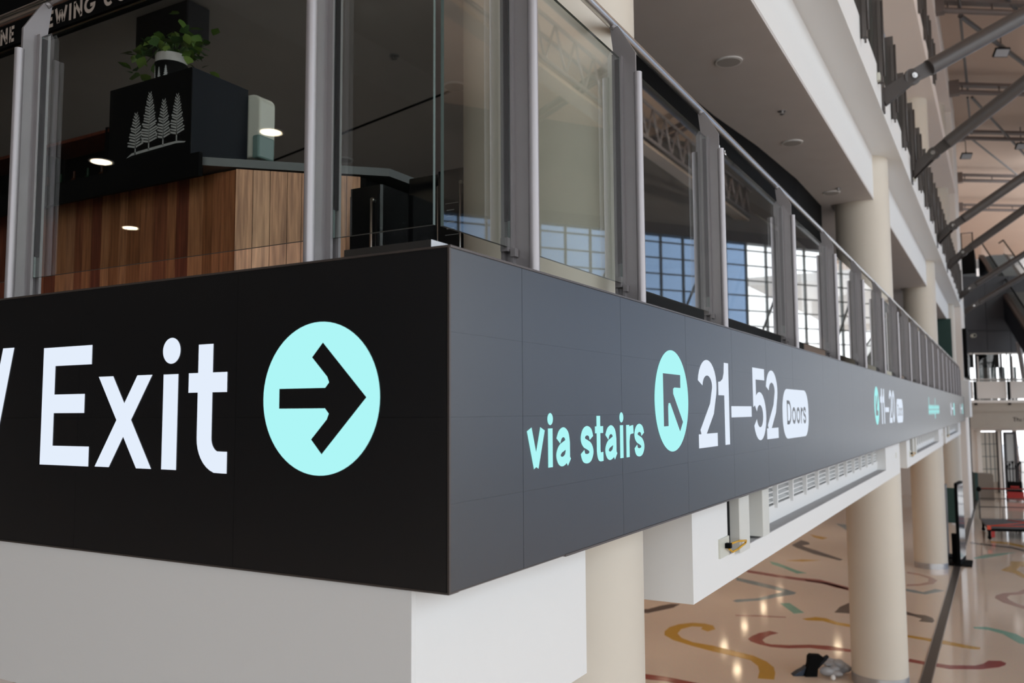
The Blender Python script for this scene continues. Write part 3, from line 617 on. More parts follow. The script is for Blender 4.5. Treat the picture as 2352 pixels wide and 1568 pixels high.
# ------------------------------------------------------------------ roof trusses
TD = Vector((.82, .57, 0)).normalized()
def truss(x, y, L, label, z=18.6):
    p = Vector((x, y, z)); r = empty('roof_truss', p, label, 'truss', 'trusses under the roof')
    q = p + TD * L
    MB().tube(p + Vector((0, 0, -.12)), q + Vector((0, 0, -.12)), .10, 14).build('bottom_chord', M_truss, r)
    n_ = Vector((-TD.y, TD.x, 0)) * .16
    MB().add([p - n_ + Vector((0, 0, .15)), q - n_ + Vector((0, 0, .15)), q + n_ + Vector((0, 0, .15)), p + n_ + Vector((0, 0, .15)), p - n_ + Vector((0, 0, .27)), q - n_ + Vector((0, 0, .27)), q + n_ + Vector((0, 0, .27)), p + n_ + Vector((0, 0, .27))],
             [(0, 3, 2, 1), (4, 5, 6, 7), (0, 1, 5, 4), (1, 2, 6, 5), (2, 3, 7, 6), (3, 0, 4, 7)]).build('top_beam', M_truss, r)
    nn = int(L / 1.6)
    for i in range(nn):
        a = p + TD * (i * L / nn + .3); MB().tube(a + Vector((0, 0, -.1)), a + Vector((0, 0, .2)), .03, 6).build('hanger', M_truss, r)
    B('wall_bracket', (x - .45, y - .35, z - .3), (x + .15, y + .05, z + .3), M_truss, r)
truss(.15, 30.2, 18, 'nearest roof truss, at the top right corner')
truss(.28, 39.14, 12, 'second roof truss, above the second strut')
truss(.28, 46.5, 6, 'third roof truss, behind the second strut')
truss(-.16, 55.6, 14, 'fourth roof truss, above the escalator')
truss(-.43, 64.2, 14, 'farthest roof truss, above the escalator landing')
truss(.1, 21.5, 24, 'roof truss out over the near hall', 18.6)
br = [((.75, 31.2, 18.55), (3.6, 39.6, 18.55), .085), ((.75, 31.0, 18.55), (.72, 40.3, 18.9), .05), ((.87, 40.6, 18.6), (3.3, 52.5, 18.5), .06), ((.70, 40.5, 18.6), (.70, 46.4, 18.6), .045),
      ((1.9, 30.5, 19.0), (3.0, 33.6, 18.5), .07), ((.6, 47, 18.6), (3.4, 58.5, 18.5), .05), ((.79, 24.0, 18.7), (.75, 31.0, 18.6), .06)]
for i, (a, b, r_) in enumerate(br):
    o = MB().tube(a, b, r_, 10).build('roof_brace', M_dsteel)
    tag(o, ('thick diagonal roof brace below the nearest truss', 'thin straight roof brace running back from the nearest truss', 'diagonal roof brace between the second and third trusses', 'short straight brace hanging by the second truss',
            'brace in the top right corner above the nearest truss', 'diagonal roof brace behind the third truss', 'upright-looking brace at the top edge by the nearest truss')[i], 'brace', 'bracing rods under the roof')
# long truss on the far side of the hall (mirrored in the glass)
lt = empty('roof_truss', (10.4, 5, 15.4), 'long pale lattice truss on the far side of the hall, mirrored in railing glass', 'truss')
MB().box((10.2, -10, 15.3), (10.8, 46, 15.42)).build('walkway', M_beige, lt)
for z in (15.6, 17.0):
    for x in (10.15, 10.85): MB().tube((x, -10, z), (x, 46, z), .07, 8).build('chord', M_steelp, lt)
for i in range(38):
    a = -10 + i * 1.47; MB().tube((10.15, a, 15.6), (10.15, a + .735, 17), .045, 6).tube((10.15, a + .735, 17), (10.15, a + 1.47, 15.6), .045, 6).build('lattice', M_steelp, lt)
def flood(c, label):
    c = Vector(c); r = empty('floodlight', c, label, 'floodlight', 'floodlights under the roof')
    b = MB(); b.T = Matrix.Translation(c) @ Matrix.Rotation(.5, 4, 'Z') @ Matrix.Rotation(-.75, 4, 'X')
    b.box((-.28, -.18, -.06), (.28, .18, .04)); b.build('housing', M_black, r, None, .01)
    b = MB(); b.T = Matrix.Translation(c) @ Matrix.Rotation(.5, 4, 'Z') @ Matrix.Rotation(-.75, 4, 'X')
    b.box((-.25, -.15, -.068), (.25, .15, -.06)); b.build('lens', M_plast, r)
    MB().box(c + Vector((-.03, -.03, .02)), c + Vector((.03, .03, .22))).tube(c + Vector((0, 0, .2)), (c.x, c.y, 19.3), .02, 8).build('yoke', M_black, r)
flood((2.0, 34.85, 18.3), 'floodlight hanging by the thick diagonal brace, pale lens showing')
flood((.35, 49.4, 18.3), 'small black floodlight close to the end pier')
flood((2.9, 48.9, 18.3), 'black floodlight at the right edge of the photo')

M_grille = mat('speaker_grille', (.40, .385, .37), .8)
# ------------------------------------------------------------------ ceiling fittings on the soffit
for i, (x, y) in enumerate(((-.95, 6.72), (-.955, 9.92), (-.957, 13.1), (-3.83, 5.83), (-3.2, 9.4), (-6.8, 7.38))):
    o = MB().tube((x, y, 8.41), (x, y, 8.396), .14, 32).build('ceiling_speaker', M_white)
    MB().tube((x, y, 8.399), (x, y, 8.392), .118, 32).build('grille', M_grille, o)
    tag(o, ('largest round flush speaker in the grey soffit, nearest the white edge', 'middle round flush speaker in the grey soffit', 'farthest round flush speaker before the column', 'round speaker seen through the corner glass beside the near column',
            'round speaker in the soffit behind the third glass panel', 'faint round speaker above the counter end')[i], 'speaker', 'round speakers in the soffit')
for i, (x, y) in enumerate(((-.8, 8.57), (-.81, 12.85), (-3.91, 4.81))):
    o = MB().tube((x, y, 8.41), (x, y, 8.402), .05, 16).build('sprinkler', M_galv)
    MB().tube((x, y, 8.402), (x, y, 8.365), .016, 8).tube((x, y, 8.37), (x, y, 8.366), .03, 12).build('head', M_inox, o)
    tag(o, ('sprinkler head between the first two speakers', 'sprinkler head beside the farthest speaker', 'sprinkler head seen through the corner glass')[i], 'sprinkler', 'sprinklers in the soffit')
MB().prism([(-9, 7.2), (-2.0, 5.4), (-2.0, 5.44), (-9, 7.25)], 8.403, 8.41).build('soffit_joint', M_black)
bpy.data.objects['soffit_joint'].parent = None; bpy.data.objects['soffit_joint']['kind'] = 'structure'; bpy.data.objects['soffit_joint'].name = 'trim_20'
for i, (x, y) in enumerate(((-9.9, -5.36), (-13.5, -8.5), (-6.79, -5.65))):
    o = MB().tube((x, y, 8.41), (x, y, 8.40), .17, 24).build('downlight', M_white)
    MB().tube((x, y, 8.401), (x, y, 8.394), .135, 24).build('lamp', M_lamp, o)
    tag(o, ('warm downlight mirrored in the glass left of the tree logo', 'warm downlight mirrored in the glass over the dark planks', 'warm downlight glowing beside the white dispenser')[i], 'downlight', 'warm downlights over the bar')
for i, (x, y) in enumerate(((-7.0, 28.4), (-8.2, 31.0), (-8.35, 34.6), (-8.46, 38.35), (-8.47, 41.7), (-8.4, 24.9), (-8.3, 21.3), (-8.3, 17.6), (-4.5, 9.5), (-4.5, 14.5), (-4.4, 19.5), (-4.4, 26.0), (-4.4, 33.0))):  # second row, listed last, is added to brighten the lobby floor
    o = MB().tube((x, y, 4.30), (x, y, 4.29), .17, 16).build('lobby_downlight', M_white)
    MB().tube((x, y, 4.291), (x, y, 4.284), .13, 16).build('lamp', M_lampg, o)
    sl_ = bpy.data.lights.new('downlight_beam', 'SPOT'); sl_.energy = 120; sl_.color = (1.0, .86, .72); sl_.spot_size = 2.4; sl_.spot_blend = .8; sl_.shadow_soft_size = .12
    so_ = bpy.data.objects.new('downlight_beam', sl_); COL.objects.link(so_); so_.location = (x, y, 4.27)
    tag(o, 'warm lobby downlight glinting in the terrazzo floor', 'downlight', 'lobby downlights under the concourse')

# ------------------------------------------------------------------ bar behind the glass
struct(B('wall_shopfront', (-1.95, 3.6, 5.12), (-1.55, 13.4, 7.53), mat('near_black_shopfront', (.008, .007, .007), .6, spec=.15)))
fas = empty('shop_fascia', (-1.5, 8, 7.6), 'black curved shop fascia under the soffit, reaching back to the second column', 'fascia')
P = [(-1.76, 4.2), (-1.70, 6.02), (-1.57, 8.29), (-1.41, 9.83), (-1.29, 11.88), (-1.28, 14.0), (-1.45, 14.0), (-1.46, 11.9), (-1.6, 9.8), (-1.75, 8.2), (-1.9, 6.0), (-1.95, 4.2)]
MB().prism(P, 7.55, 8.405).build('fascia_board', M_black, fas)
ban = empty('shop_banner', (-6, 1.6, 7.54), 'black overhead banner board with raised pale capital letters ending in BREWING CO', 'signboard')
B('board', (-9.5, 1.56, 7.545), (-2.2, 1.66, 8.40), M_black, ban)
def cap(c, u0, u1, b=7.567, h=.126, w_=.026):
    wd = u1 - u0; g_ = G2(); hw = w_ / 2; X = lambda a: u0 + hw + a * (wd - w_); Y = lambda q: b + hw + q * (h - w_)
    S_ = lambda L: [(X(a), Y(q)) for a, q in L]; e = hw / (h - w_)
    if c == 'N': g_.stroke(S_([(0, -e), (0, 1 + e)]), w_).stroke(S_([(1, -e), (1, 1 + e)]), w_).stroke(S_([(0, 1), (1, 0)]), w_)
    elif c == 'E': g_.stroke(S_([(0, -e), (0, 1 + e)]), w_).stroke(S_([(0, 0), (1.2, 0)]), w_).stroke(S_([(0, .5), (1, .5)]), w_).stroke(S_([(0, 1), (1.2, 1)]), w_)
    elif c == 'B': g_.stroke(S_([(0, -e), (0, 1 + e)]), w_).stroke(S_([(0, 1), (.5, 1), (.95, .8), (.8, .55), (0, .5), (.7, .45), (1, .2), (.6, 0), (0, 0)]), w_)
    elif c == 'R': g_.stroke(S_([(0, -e), (0, 1 + e)]), w_).stroke(S_([(0, 1), (.5, 1), (.92, .88), (.92, .62), (.5, .48), (0, .48)]), w_).stroke(S_([(.45, .48), (1, -e)]), w_)
    elif c == 'W': g_.stroke(S_([(0, 1 + e), (.25, 0)]), w_).stroke(S_([(.25, 0), (.5, .9)]), w_).stroke(S_([(.5, .9), (.75, 0)]), w_).stroke(S_([(.75, 0), (1, 1 + e)]), w_)
    elif c == 'I': g_.stroke([((u0 + u1) / 2, b), ((u0 + u1) / 2, b + h)], w_)
    elif c == 'G': g_.stroke(S_(arc(.5, .5, .5, .5, 50, 340, 18)) + S_([(.98, .45), (.55, .45)]), w_)
    elif c == 'C': g_.stroke(S_(arc(.5, .5, .5, .5, 50, 310, 18)), w_)
    elif c == 'O': g_.ring((u0 + u1) / 2, b + h / 2, (wd - w_) / 2, (h - w_) / 2, w_, 24)
    mb = MB()
    for Pq in g_.polys: mb.add([(u, 1.553, v) for u, v in Pq], [tuple(range(len(Pq)))])
    mb.build('letter', M_letter, ban)
for c, a, b in (('N', -5.215, -5.12), ('E', -5.096, -5.03), ('B', -4.85, -4.76), ('R', -4.722, -4.64), ('E', -4.616, -4.539), ('W', -4.523, -4.371), ('I', -4.355, -4.32), ('N', -4.296, -4.196), ('G', -4.174, -4.046), ('C', -3.953, -3.84), ('O', -3.815, -3.69)): cap(c, a, b)
for x, y in ((-5.2, 5.6), (-8.5, 6.5), (-3.4, 3.8)):  # added spots without fixtures, to brighten the bar ceiling
    sl_ = bpy.data.lights.new('bar_fill_beam', 'SPOT'); sl_.energy = 90; sl_.color = (1.0, .93, .86); sl_.spot_size = 2.3; sl_.spot_blend = .8; sl_.shadow_soft_size = .1
    so_ = bpy.data.objects.new('bar_fill_beam', sl_); COL.objects.link(so_); so_.location = (x, y, 8.38)
bar = empty('bar_counter', (-3.2, 1.7, 5.12), 'bar counter clad in dark red cedar planks with a paler angled end', 'counter')
# body core
MB().prism([(-8, 1.52), (-2.54, 1.52), (-2.0, 2.05), (-2.0, 3.5), (-2.7, 3.5), (-2.75, 2.2), (-8, 2.2)], 5.12, 6.19).build('core', M_black, bar)
MB().prism([(-8, 1.33), (-2.70, 1.33), (-1.87, 2.12), (-1.87, 3.5), (-2.7, 3.5), (-2.75, 2.3), (-8, 2.3)], 6.20, 6.25).build('counter_top', M_counter, bar)
MB().box((-8, 1.30, 6.12), (-2.64, 1.328, 6.262)).build('black_apron', M_black, bar)
B('front_apron', (-8, 1.36, 6.15), (-2.72, 1.40, 6.2), M_black, bar)
x = -2.555; i = 0
while x > -7.9:
    wd = random.choice((.085, .1, .1, .115, .13))
    MB().box((x - wd + .003, 1.497 + random.uniform(-.003, .003), 5.13), (x, 1.52, 6.19)).build('plank', WOODS[(i * 5 + random.randint(0, 2)) % 6], bar); x -= wd; i += 1
dq = Vector((.54, .53, 0)).normalized(); s0 = Vector((-2.545, 1.50, 0)); d = 0
while d < .74:
    wd = random.choice((.085, .1, .115)); a = s0 + dq * d; b = s0 + dq * min(d + wd - .003, .75)
    nn = Vector((dq.y, -dq.x, 0)) * .012
    MB().prism([(a.x + nn.x, a.y + nn.y), (b.x + nn.x, b.y + nn.y), (b.x - nn.x, b.y - nn.y), (a.x - nn.x, a.y - nn.y)], 5.13, 6.19).build('plank', random.choice(WOODL), bar); d += wd
# upright coolers at the counter end
def cooler(x0, x1, y0, y1, z1, label):
    r = empty('display_cooler', ((x0 + x1) / 2, y0, 5.12), label, 'cooler', 'black coolers at the counter end')
    MB().bbox((x0, y0, 5.12), (x1, y1, z1), .012).build('cabinet', M_blackg, r)
    MB().box((x0 + .02, y0 - .015, 5.2), (x1 - .02, y0, z1 - .05)).build('door', M_blackg, r)
    MB().tube((x1 - .05, y0 - .03, 5.25), (x1 - .05, y0 - .03, z1 - .10), .009, 8).tube((x1 - .05, y0 - .03, z1 - .09), (x1 - .05, y0, z1 - .09), .012, 8).build('handle', M_rail, r, 'slim chrome handle')
cooler(-1.87, -1.63, 1.74, 2.0, 6.03, 'low black cooler in front of the pale planks')
cooler(-1.66, -1.37, 2.03, 2.5, 6.13, 'taller black cooler with a chrome handle in the middle')
cooler(-1.36, -1.13, 1.9, 2.4, 6.10, 'black cooler with a printed sticker nearest the corner')
st = bpy.data.objects['display_cooler.002']
stk = MB()
for a in range(4): stk.box((-1.28, 1.882, 5.86 - a * .035), (-1.23, 1.884, 5.865 - a * .035))
stk.box((-1.29, 1.882, 5.90), (-1.18, 1.884, 5.902)).box((-1.29, 1.882, 5.72), (-1.18, 1.884, 5.722)).build('sticker', M_logo, st)
MB().bbox((-1.56, 2.55, 5.12), (-1.16, 2.8, 6.0), .01).build('menu_cabinet', M_navy)
tag(bpy.data.objects['menu_cabinet'], 'dark navy cabinet between the coolers and the near column', 'cabinet')
# box with the tree logo
bx = empty('logo_box', (-3.15, 1.4, 6.25), 'large black box with four white fir trees printed on its front, on the counter', 'box')
MB().bbox((-3.62, 1.40, 6.25), (-2.83, 1.85, 6.85), .004).build('case', M_navy, bx)
B('front_panel', (-3.618, 1.394, 6.252), (-2.832, 1.40, 6.848), M_black, bx)
g_ = G2()
def fir(cx, z0, z1, hw):
    n_ = int((z1 - z0 - .04) / .017); g_.poly([(cx - .006, z0 - .03), (cx + .006, z0 - .03), (cx + .005, z0 + .03), (cx - .005, z0 + .03)])
    g_.poly([(cx - .004, z0 + .01), (cx + .004, z0 + .01), (cx, z1)])
    for i in range(n_):
        t_ = i / n_; z = z0 + .015 + (z1 - z0 - .03) * t_; w2 = hw * (1 - t_) ** .8 * (1 + .12 * math.sin(i * 2.3)) + .006
        for sg in (-1, 1):
            g_.poly([(cx, z), (cx + sg * w2, z + .019 + .004 * (i % 2)), (cx + sg * w2 * .93, z + .030), (cx, z + .0125)])
fir(-3.345, 6.405, 6.66, .072); fir(-3.215, 6.42, 6.77, .082); fir(-3.08, 6.425, 6.70, .066); fir(-2.955, 6.43, 6.71, .064)
g_.poly([(-3.43, 6.365), (-3.38, 6.375), (-3.30, 6.378), (-3.1, 6.385), (-2.96, 6.39), (-2.88, 6.382), (-2.87, 6.388), (-2.95, 6.404), (-3.1, 6.402), (-3.3, 6.395), (-3.38, 6.39)])
mb = MB()
for q in g_.polys: mb.add([(u, 1.3925, v) for u, v in q], [tuple(range(len(q)))])
mb.build('tree_logo', M_logo, bx)
# dispenser
dp = empty('soap_dispenser', (-2.75, 1.87, 6.40), 'cream wall dispenser with a teal tank, behind the black logo box', 'dispenser')
MB().prism(arc(-2.83, 6.76, .095, .065, 0, 90, 8) + [(-2.96, 6.825), (-2.96, 6.40)] + arc(-2.765, 6.43, .03, .03, 270, 360, 4), 1.86, 2.0, 'y').build('body', M_disp, dp, None, .012)
MB().box((-2.785, 1.845, 6.385), (-2.727, 1.99, 6.54)).build('tank', M_dispt, dp, None, .012)
# plant pot on the box
pt = empty('potted_plant', (-3.38, 1.65, 6.85), 'trailing green plant in a pale pot standing on the logo box', 'plant')
MB().tube((-3.36, 1.66, 6.86), (-3.36, 1.66, 7.12), .085, 24, r1=.105).build('pot', M_pot, pt)
g_ = G2(); 
def wrapfir(cx, z0, z1, hw):
    for i in range(9):
        t_ = i / 9; z = z0 + (z1 - z0) * t_; w2 = hw * (1 - t_) + .003; g_.poly([(cx - w2, z), (cx + w2, z), (cx, z + (z1 - z0) * .16)])
for cx, h in ((-3.43, .09), (-3.39, .13), (-3.345, .11), (-3.30, .12)): wrapfir(cx, 6.9, 6.9 + h, .02)
mb = MB(); mb.tube((-3.36, 1.66, 6.865), (-3.36, 1.66, 7.06), .102, 24, r1=.107); mb.build('label_band', M_black, pt)
mb = MB()
for q in g_.polys: mb.add([(u, 1.66 - math.sqrt(max(0, .109 ** 2 - (u + 3.36) ** 2)), v) for u, v in q], [tuple(range(len(q)))])
mb.build('tree_print', M_logo, pt)
lm = []
for k in range(3):
    lb = MB(); L = .075; pts = [(0, 0, 0), (.022, .02, .004), (.034, .045, 0), (.018, .065, -.006), (0, .085, -.012), (-.018, .065, -.006), (-.034, .045, 0), (-.022, .02, .004)]
    lb.add(pts, [(0, 1, 2, 3), (0, 3, 4), (0, 4, 5), (0, 5, 6, 7)], 0, True); lm.append(lb.mesh('leaf', M_leaf[k]))
random.seed(3)
for i in range(120):
    a = random.uniform(0, 2 * math.pi); rr_ = random.uniform(.02, .36) * (1 if random.random() < .8 else 1.3)
    z = 7.14 + random.uniform(-.02, .15) - max(0, rr_ - .16) * random.uniform(-.3, .9)
    o = bpy.data.objects.new('leaf', lm[i % 3]); link(o, pt, (-3.36 + rr_ * math.cos(a) * 1.15, 1.68 + rr_ * .6 * math.sin(a), z))
    o.rotation_euler = (random.uniform(-1.2, .6), random.uniform(-.7, .7), random.uniform(0, 6.28)); s_ = random.uniform(.7, 1.25); o.scale = (s_, s_, s_)
stm = MB()
for i in range(14):
    a = i * .45; stm.path([(-3.36, 1.66, 7.1), (-3.36 + .15 * math.cos(a), 1.66 + .08 * math.sin(a), 7.2), (-3.36 + .3 * math.cos(a), 1.68 + .15 * math.sin(a), 7.14)], .003, 5)
stm.build('stem', M_leaf[1], pt)
# back bar shelving, dim
bs = empty('back_bar_shelf', (-6, 3.0, 5.12), 'dim back bar shelving behind the counter, left of the logo box', 'shelf')
B('back_panel', (-9.5, 3.3, 5.12), (-4.85, 3.34, 7.5), M_black, bs)
for z in (6.35, 6.85, 7.4): B('shelf_board', (-9.5, 2.95, z), (-4.85, 3.3, z + .03), WOODS[2], bs)
for x in (-8.3, -7.1, -5.9, -4.85): B('upright', (x - .02, 2.95, 5.12), (x + .02, 3.32, 7.45), M_black, bs)
btl = MB().tube((0, 0, 0), (0, 0, .17), .036, 12).tube((0, 0, .17), (0, 0, .20), .036, 12, r1=.014).tube((0, 0, .20), (0, 0, .27), .013, 10)
bms = [btl.mesh('bottle', mm) for mm in (mat('brown_bottle_glass', (.06, .02, .008), .15), mat('dark_green_bottle_glass', (.015, .04, .02), .15))]
for i in range(14):
    o = inst('bottle', bms[i % 2], None, (-7.9 + i * .22, 3.08, 6.881)); tag(o, 'dim glass bottle standing on the back bar shelf', 'bottle', 'bottles on the back bar shelf')
MB().bbox((-5.45, 2.9, 8.08), (-4.74, 3.15, 8.40), .01).build('bulkhead', M_dgrey); tag(bpy.data.objects['bulkhead'], 'dark grey square duct hanging above the plant', 'duct')

# ------------------------------------------------------------------ far end of the hall
FD = Vector((.871, .491, 0)); FN = Vector((-.491, .871, 0)); FP = Vector((-.2, 50.05, 0))
def fp(s_, d, z=0): q = FP + FD * s_ + FN * d; return (q.x, q.y, z)
def fbox(mb, s0, s1, d0, d1, z0, z1, mi=0):
    return mb.prism([fp(s0, d0)[:2], fp(s1, d0)[:2], fp(s1, d1)[:2], fp(s0, d1)[:2]], z0, z1, mi=mi)
brd = empty('footbridge', fp(2, 0, 3.67), 'beige footbridge with white parapet panels across the far end', 'bridge')
fbox(MB(), -1.4, 7, 0, 3, 4.55, 5.02).build('upper_beam', M_beige, brd)
fbox(MB(), -1.4, 7, .08, 3, 3.67, 4.55).build('lower_beam', M_beige, brd)
fbox(MB(), -1.4, 7, -.12, 3, 5.02, 5.17).build('ledge', M_white2, brd)
for i in range(4): fbox(MB(), -1.35 + i * 1.8 + .05, .36 + i * 1.8, .0, .05, 5.24, 6.17).build('parapet_panel', M_white2, brd)
for i in range(5): fbox(MB(), -1.40 + i * 1.8, -1.28 + i * 1.8, -.08, .04, 4.9, 6.17).build('post', M_black, brd)
for i in range(5): fbox(MB(), -1.36 + i * 1.8, -1.32 + i * 1.8, 0, .04, 6.17, 7.7).build('glass_post', M_dsteel, brd)
MB().tube(fp(-1.4, 0, 6.28), fp(7, 0, 6.28), .03, 8).build('handrail', M_rail, brd)
g_ = G2(); b0 = 4.02
g_.stroke([(2.46, b0 + .2), (2.64, b0 + .2)], .03).stroke([(2.55, b0), (2.55, b0 + .2)], .05).stroke([(2.68, b0), (2.68, b0 + .21)], .035).stroke(smooth([(2.69, b0 + .09), (2.74, b0 + .135), (2.78, b0 + .1), (2.78, b0)]), .035)
g_.ring(2.88, b0 + .065, .045, .055, .025).stroke(arc(3.16, b0 + .1, .09, .1, 55, 305, 12), .035)
mb = MB()
for q in g_.polys: mb.add([fp(u, .075, v) for u, v in q], [tuple(range(len(q)))])
mb.build('lettering', M_black, brd, 'dark serif lettering')
# facade under the bridge
struct(fbox(MB(), -1.4, 7, 2.6, 2.9, 3.45, 3.67).build('trim_30', M_white2))
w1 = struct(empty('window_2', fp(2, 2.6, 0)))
fbox(MB(), -1.4, 1.75, 2.6, 2.9, 0, 3.45).build('wall_panel', M_white2, w1)
fbox(MB(), 1.75, 1.98, 2.45, 2.8, 0, 3.45).build('pilaster', M_white2, w1)
fbox(MB(), 1.98, 2.05, 2.6, 2.68, 0, 3.45).build('frame', M_white, w1); fbox(MB(), 2.92, 2.97, 2.55, 2.68, 0, 3.45).build('frame', M_dgrey, w1)
fbox(MB(), 2.05, 2.92, 2.62, 2.64, .6, 3.4).build('pane', mat('reflection_toned_pane', (.62, .57, .50), .15), w1); fbox(MB(), 2.05, 2.92, 2.66, 2.9, 0, .6).build('sill_panel', M_beige, w1)  # pane's beige carries a warm reflection in its base colour
for z in (1.3, 2.0, 2.7): fbox(MB(), 2.05, 2.92, 2.6, 2.65, z, z + .04).build('glazing_bar', M_mull, w1)
for s_ in (2.28, 2.52, 2.75): fbox(MB(), s_, s_ + .04, 2.6, 2.65, .6, 3.4).build('glazing_bar', M_mull, w1)
fbox(MB(), 2.97, 3.12, 2.5, 2.7, 0, 3.45).build('pilaster', M_white2, w1); fbox(MB(), 3.12, 3.2, 2.5, 2.7, 0, 3.45).build('frame', M_dgrey, w1)
dr = struct(empty('door_1', fp(3.5, 2.6, 0)))
for a, b, z0, z1 in ((3.24, 3.36, 0, 3.4), (3.80, 3.92, 0, 3.4), (3.36, 3.80, 3.28, 3.4), (3.36, 3.80, 0, .25), (3.36, 3.80, 1.3, 1.38)): fbox(MB(), a, b, 2.4, 2.5, z0, z1).build('frame', M_dgrey, dr)
fbox(MB(), 3.36, 3.80, 2.44, 2.46, .25, 3.28).build('pane', mat('milky_door_glass', (.45, .46, .46), .2), dr)
w3 = struct(empty('window_3', fp(4.5, 2.6, 0)))
for a in (3.98, 5.1, 6.1, 6.95): fbox(MB(), a, a + .05, 2.6, 2.66, 0, 3.45).build('mullion', M_mull, w3)
for z in (2.5, 1.1): fbox(MB(), 3.95, 7, 2.6, 2.65, z, z + .04).build('transom', M_mull, w3)
fbox(MB(), 3.95, 7, 2.62, 2.63, 0, 3.45).build('pane', M_clear, w3)
struct(MB().box((-60, -60, -.8), (120, 140, -.42)).box((-30, 56, -.42), (60, 96, -.01)).build('floor.004', M_out))
struct(B('floor.005', (-16, 60.2, 13.7), (14, 95, 14.3), M_white2))  # unseen slab added to keep outdoor light off the far roof
tk = MB().tube((2.12, 57.0, -.01), (1.95, 57.0, 4.6), .15, 12, r1=.11).build('tree_trunk', M_trunk); tag(tk, 'brown tree trunk standing outside the far glass doors', 'tree')
# upper far wall and glazing above the bridge
w4 = struct(empty('window_4', fp(0, 2.8, 5.2)))
for s_ in (-1.4, .3, 2.08, 3.5, 4.05, 5.2, 6.3): fbox(MB(), s_, s_ + .09, 2.8, 2.9, 5.17, 7.85).build('mullion', M_dgrey, w4)
fbox(MB(), 2.17, 2.22, 2.78, 2.85, 5.17, 7.7).build('trim', M_white2, w4); fbox(MB(), 4.14, 4.19, 2.78, 2.85, 5.17, 7.7).build('trim', M_white2, w4)
for z in (5.55, 6.3): fbox(MB(), -1.4, 7, 2.8, 2.85, z, z + .04).build('transom', M_mull, w4)
fbox(MB(), -1.4, 7, 2.83, 2.84, 5.17, 7.85).build('pane', M_clear, w4)
fbox(MB(), 2.2, 3.5, 2.95, 3.05, 7.05, 7.85).build('valance', M_black, w4); fbox(MB(), -1, 2.05, 2.95, 3.05, 7.05, 7.85).build('valance', M_black, w4)
M_blind = mat('blue_grey_blind', (.12, .16, .17), .5)
for a, b in ((2.36, 2.72), (3.17, 3.46), (3.62, 3.7), (3.85, 3.95), (4.5, 4.6)): fbox(MB(), a, b, 3.2, 3.3, 5.17, 7.1).build('blind', M_blind, w4)
MB().cyl((fp(2.97, 3.4)[0], fp(2.97, 3.4)[1]), .21, 5.1, 7.85, 24).build('post', M_dsteel, w4)
MB().tube(fp(3.85, 1.6, 8.4), fp(4.45, 2.0, 5.2), .13, 14).build('leaning_post', M_steelp, w4)
cw = struct(empty('wall_charcoal', fp(0, 2.6, 7.85)))
fbox(MB(), -1.4, 7, 2.75, 2.95, 7.85, 12.3).build('backing', M_seam, cw)
for i, (a, b) in enumerate(((-1.4, .6), (.6, 2.74), (2.74, 4.08), (4.08, 5.5), (5.5, 7))):
    for z0, z1 in ((7.85, 9.15), (9.15, 12.3)): fbox(MB(), a + .012, b - .012, 2.68, 2.75, z0 + .012, z1 - .012).build('cladding_panel', M_dgrey, cw)
fbox(MB(), -1.4, 7, 2.62, 2.8, 7.8, 7.87).build('sill', M_white2, cw)
sc_ = empty('security_camera', fp(1.85, 2.55, 8.85), 'small white-ringed camera on the charcoal wall', 'camera')
MB().tube(fp(1.85, 2.60, 8.85), fp(1.85, 2.35, 8.85), .11, 16).build('casing', M_disp, sc_); MB().tube(fp(1.85, 2.36, 8.85), fp(1.85, 2.33, 8.85), .07, 16).build('lens', M_black, sc_)
MB().box((-4, 56, 12.8), (.40, 60, 14.3)).build('landing', M_black); tag(bpy.data.objects['landing'], 'black landing slab at the top of the escalator', 'landing')
lr = empty('landing_railing', (.2, 57, 14.3), 'dark landing railing beside the escalator top', 'railing')
for i in range(4): B('post', (-1.5 + i * .6, 56.02, 14.3), (-1.44 + i * .6, 56.08, 15.3), M_black, lr)
MB().tube((-2, 56.05, 15.3), (.38, 56.05, 15.3), .03, 8).build('handrail', M_dsteel, lr); B('glass_panel', (-1.8, 56.04, 14.35), (.36, 56.05, 15.2), M_clear, lr)
# escalator
es = empty('escalator', (2.5, 51.5, 9.2), 'dark escalator rising to the landing at the far end, grey steps showing', 'escalator')
E0 = Vector((.55, 59.2, 14.3)); E1 = Vector((3.3, 48.0, 7.1)); ed = (E1 - E0); hd = Vector((ed.x, ed.y, 0)).normalized(); sd = Vector((-hd.y, hd.x, 0)); 
if sd.x < 0: sd = -sd
def eslab(name, o0, o1, zu, zd, m_):
    V = []
    for P_ in (E0, E1):
        for o_ in (o0, o1):
            for z in (zd, zu): V.append(P_ + sd * o_ + Vector((0, 0, z)))
    return MB().add(V, [(0, 1, 3, 2), (4, 6, 7, 5), (0, 4, 5, 1), (2, 3, 7, 6), (1, 5, 7, 3), (0, 2, 6, 4)]).build(name, m_, es)
eslab('side_truss', 0, .12, -.05, -1.35, M_navy); eslab('side_truss', 1.5, 1.62, -.05, -1.35, M_navy); eslab('underside', .1, 1.52, -1.2, -1.35, M_navy)
eslab('skirt', .02, .22, .12, -.05, M_brown); eslab('skirt', 1.4, 1.6, .12, -.05, M_brown)
eslab('balustrade_glass', .17, .185, .95, .12, M_clear); eslab('balustrade_glass', 1.45, 1.465, .95, .12, M_clear)
for o_ in (.18, 1.46): MB().tube(E0 + sd * o_ + Vector((0, 0, .97)), E1 + sd * o_ + Vector((0, 0, .97)), .045, 8).tube(E0 + sd * o_ + Vector((0, 0, .97)), E0 - hd * 1.0 + sd * o_ + Vector((0, 0, .97)), .045, 8).build('handrail', M_black, es)
smh = MB(); q = sd * 1.2; a_ = hd * .36
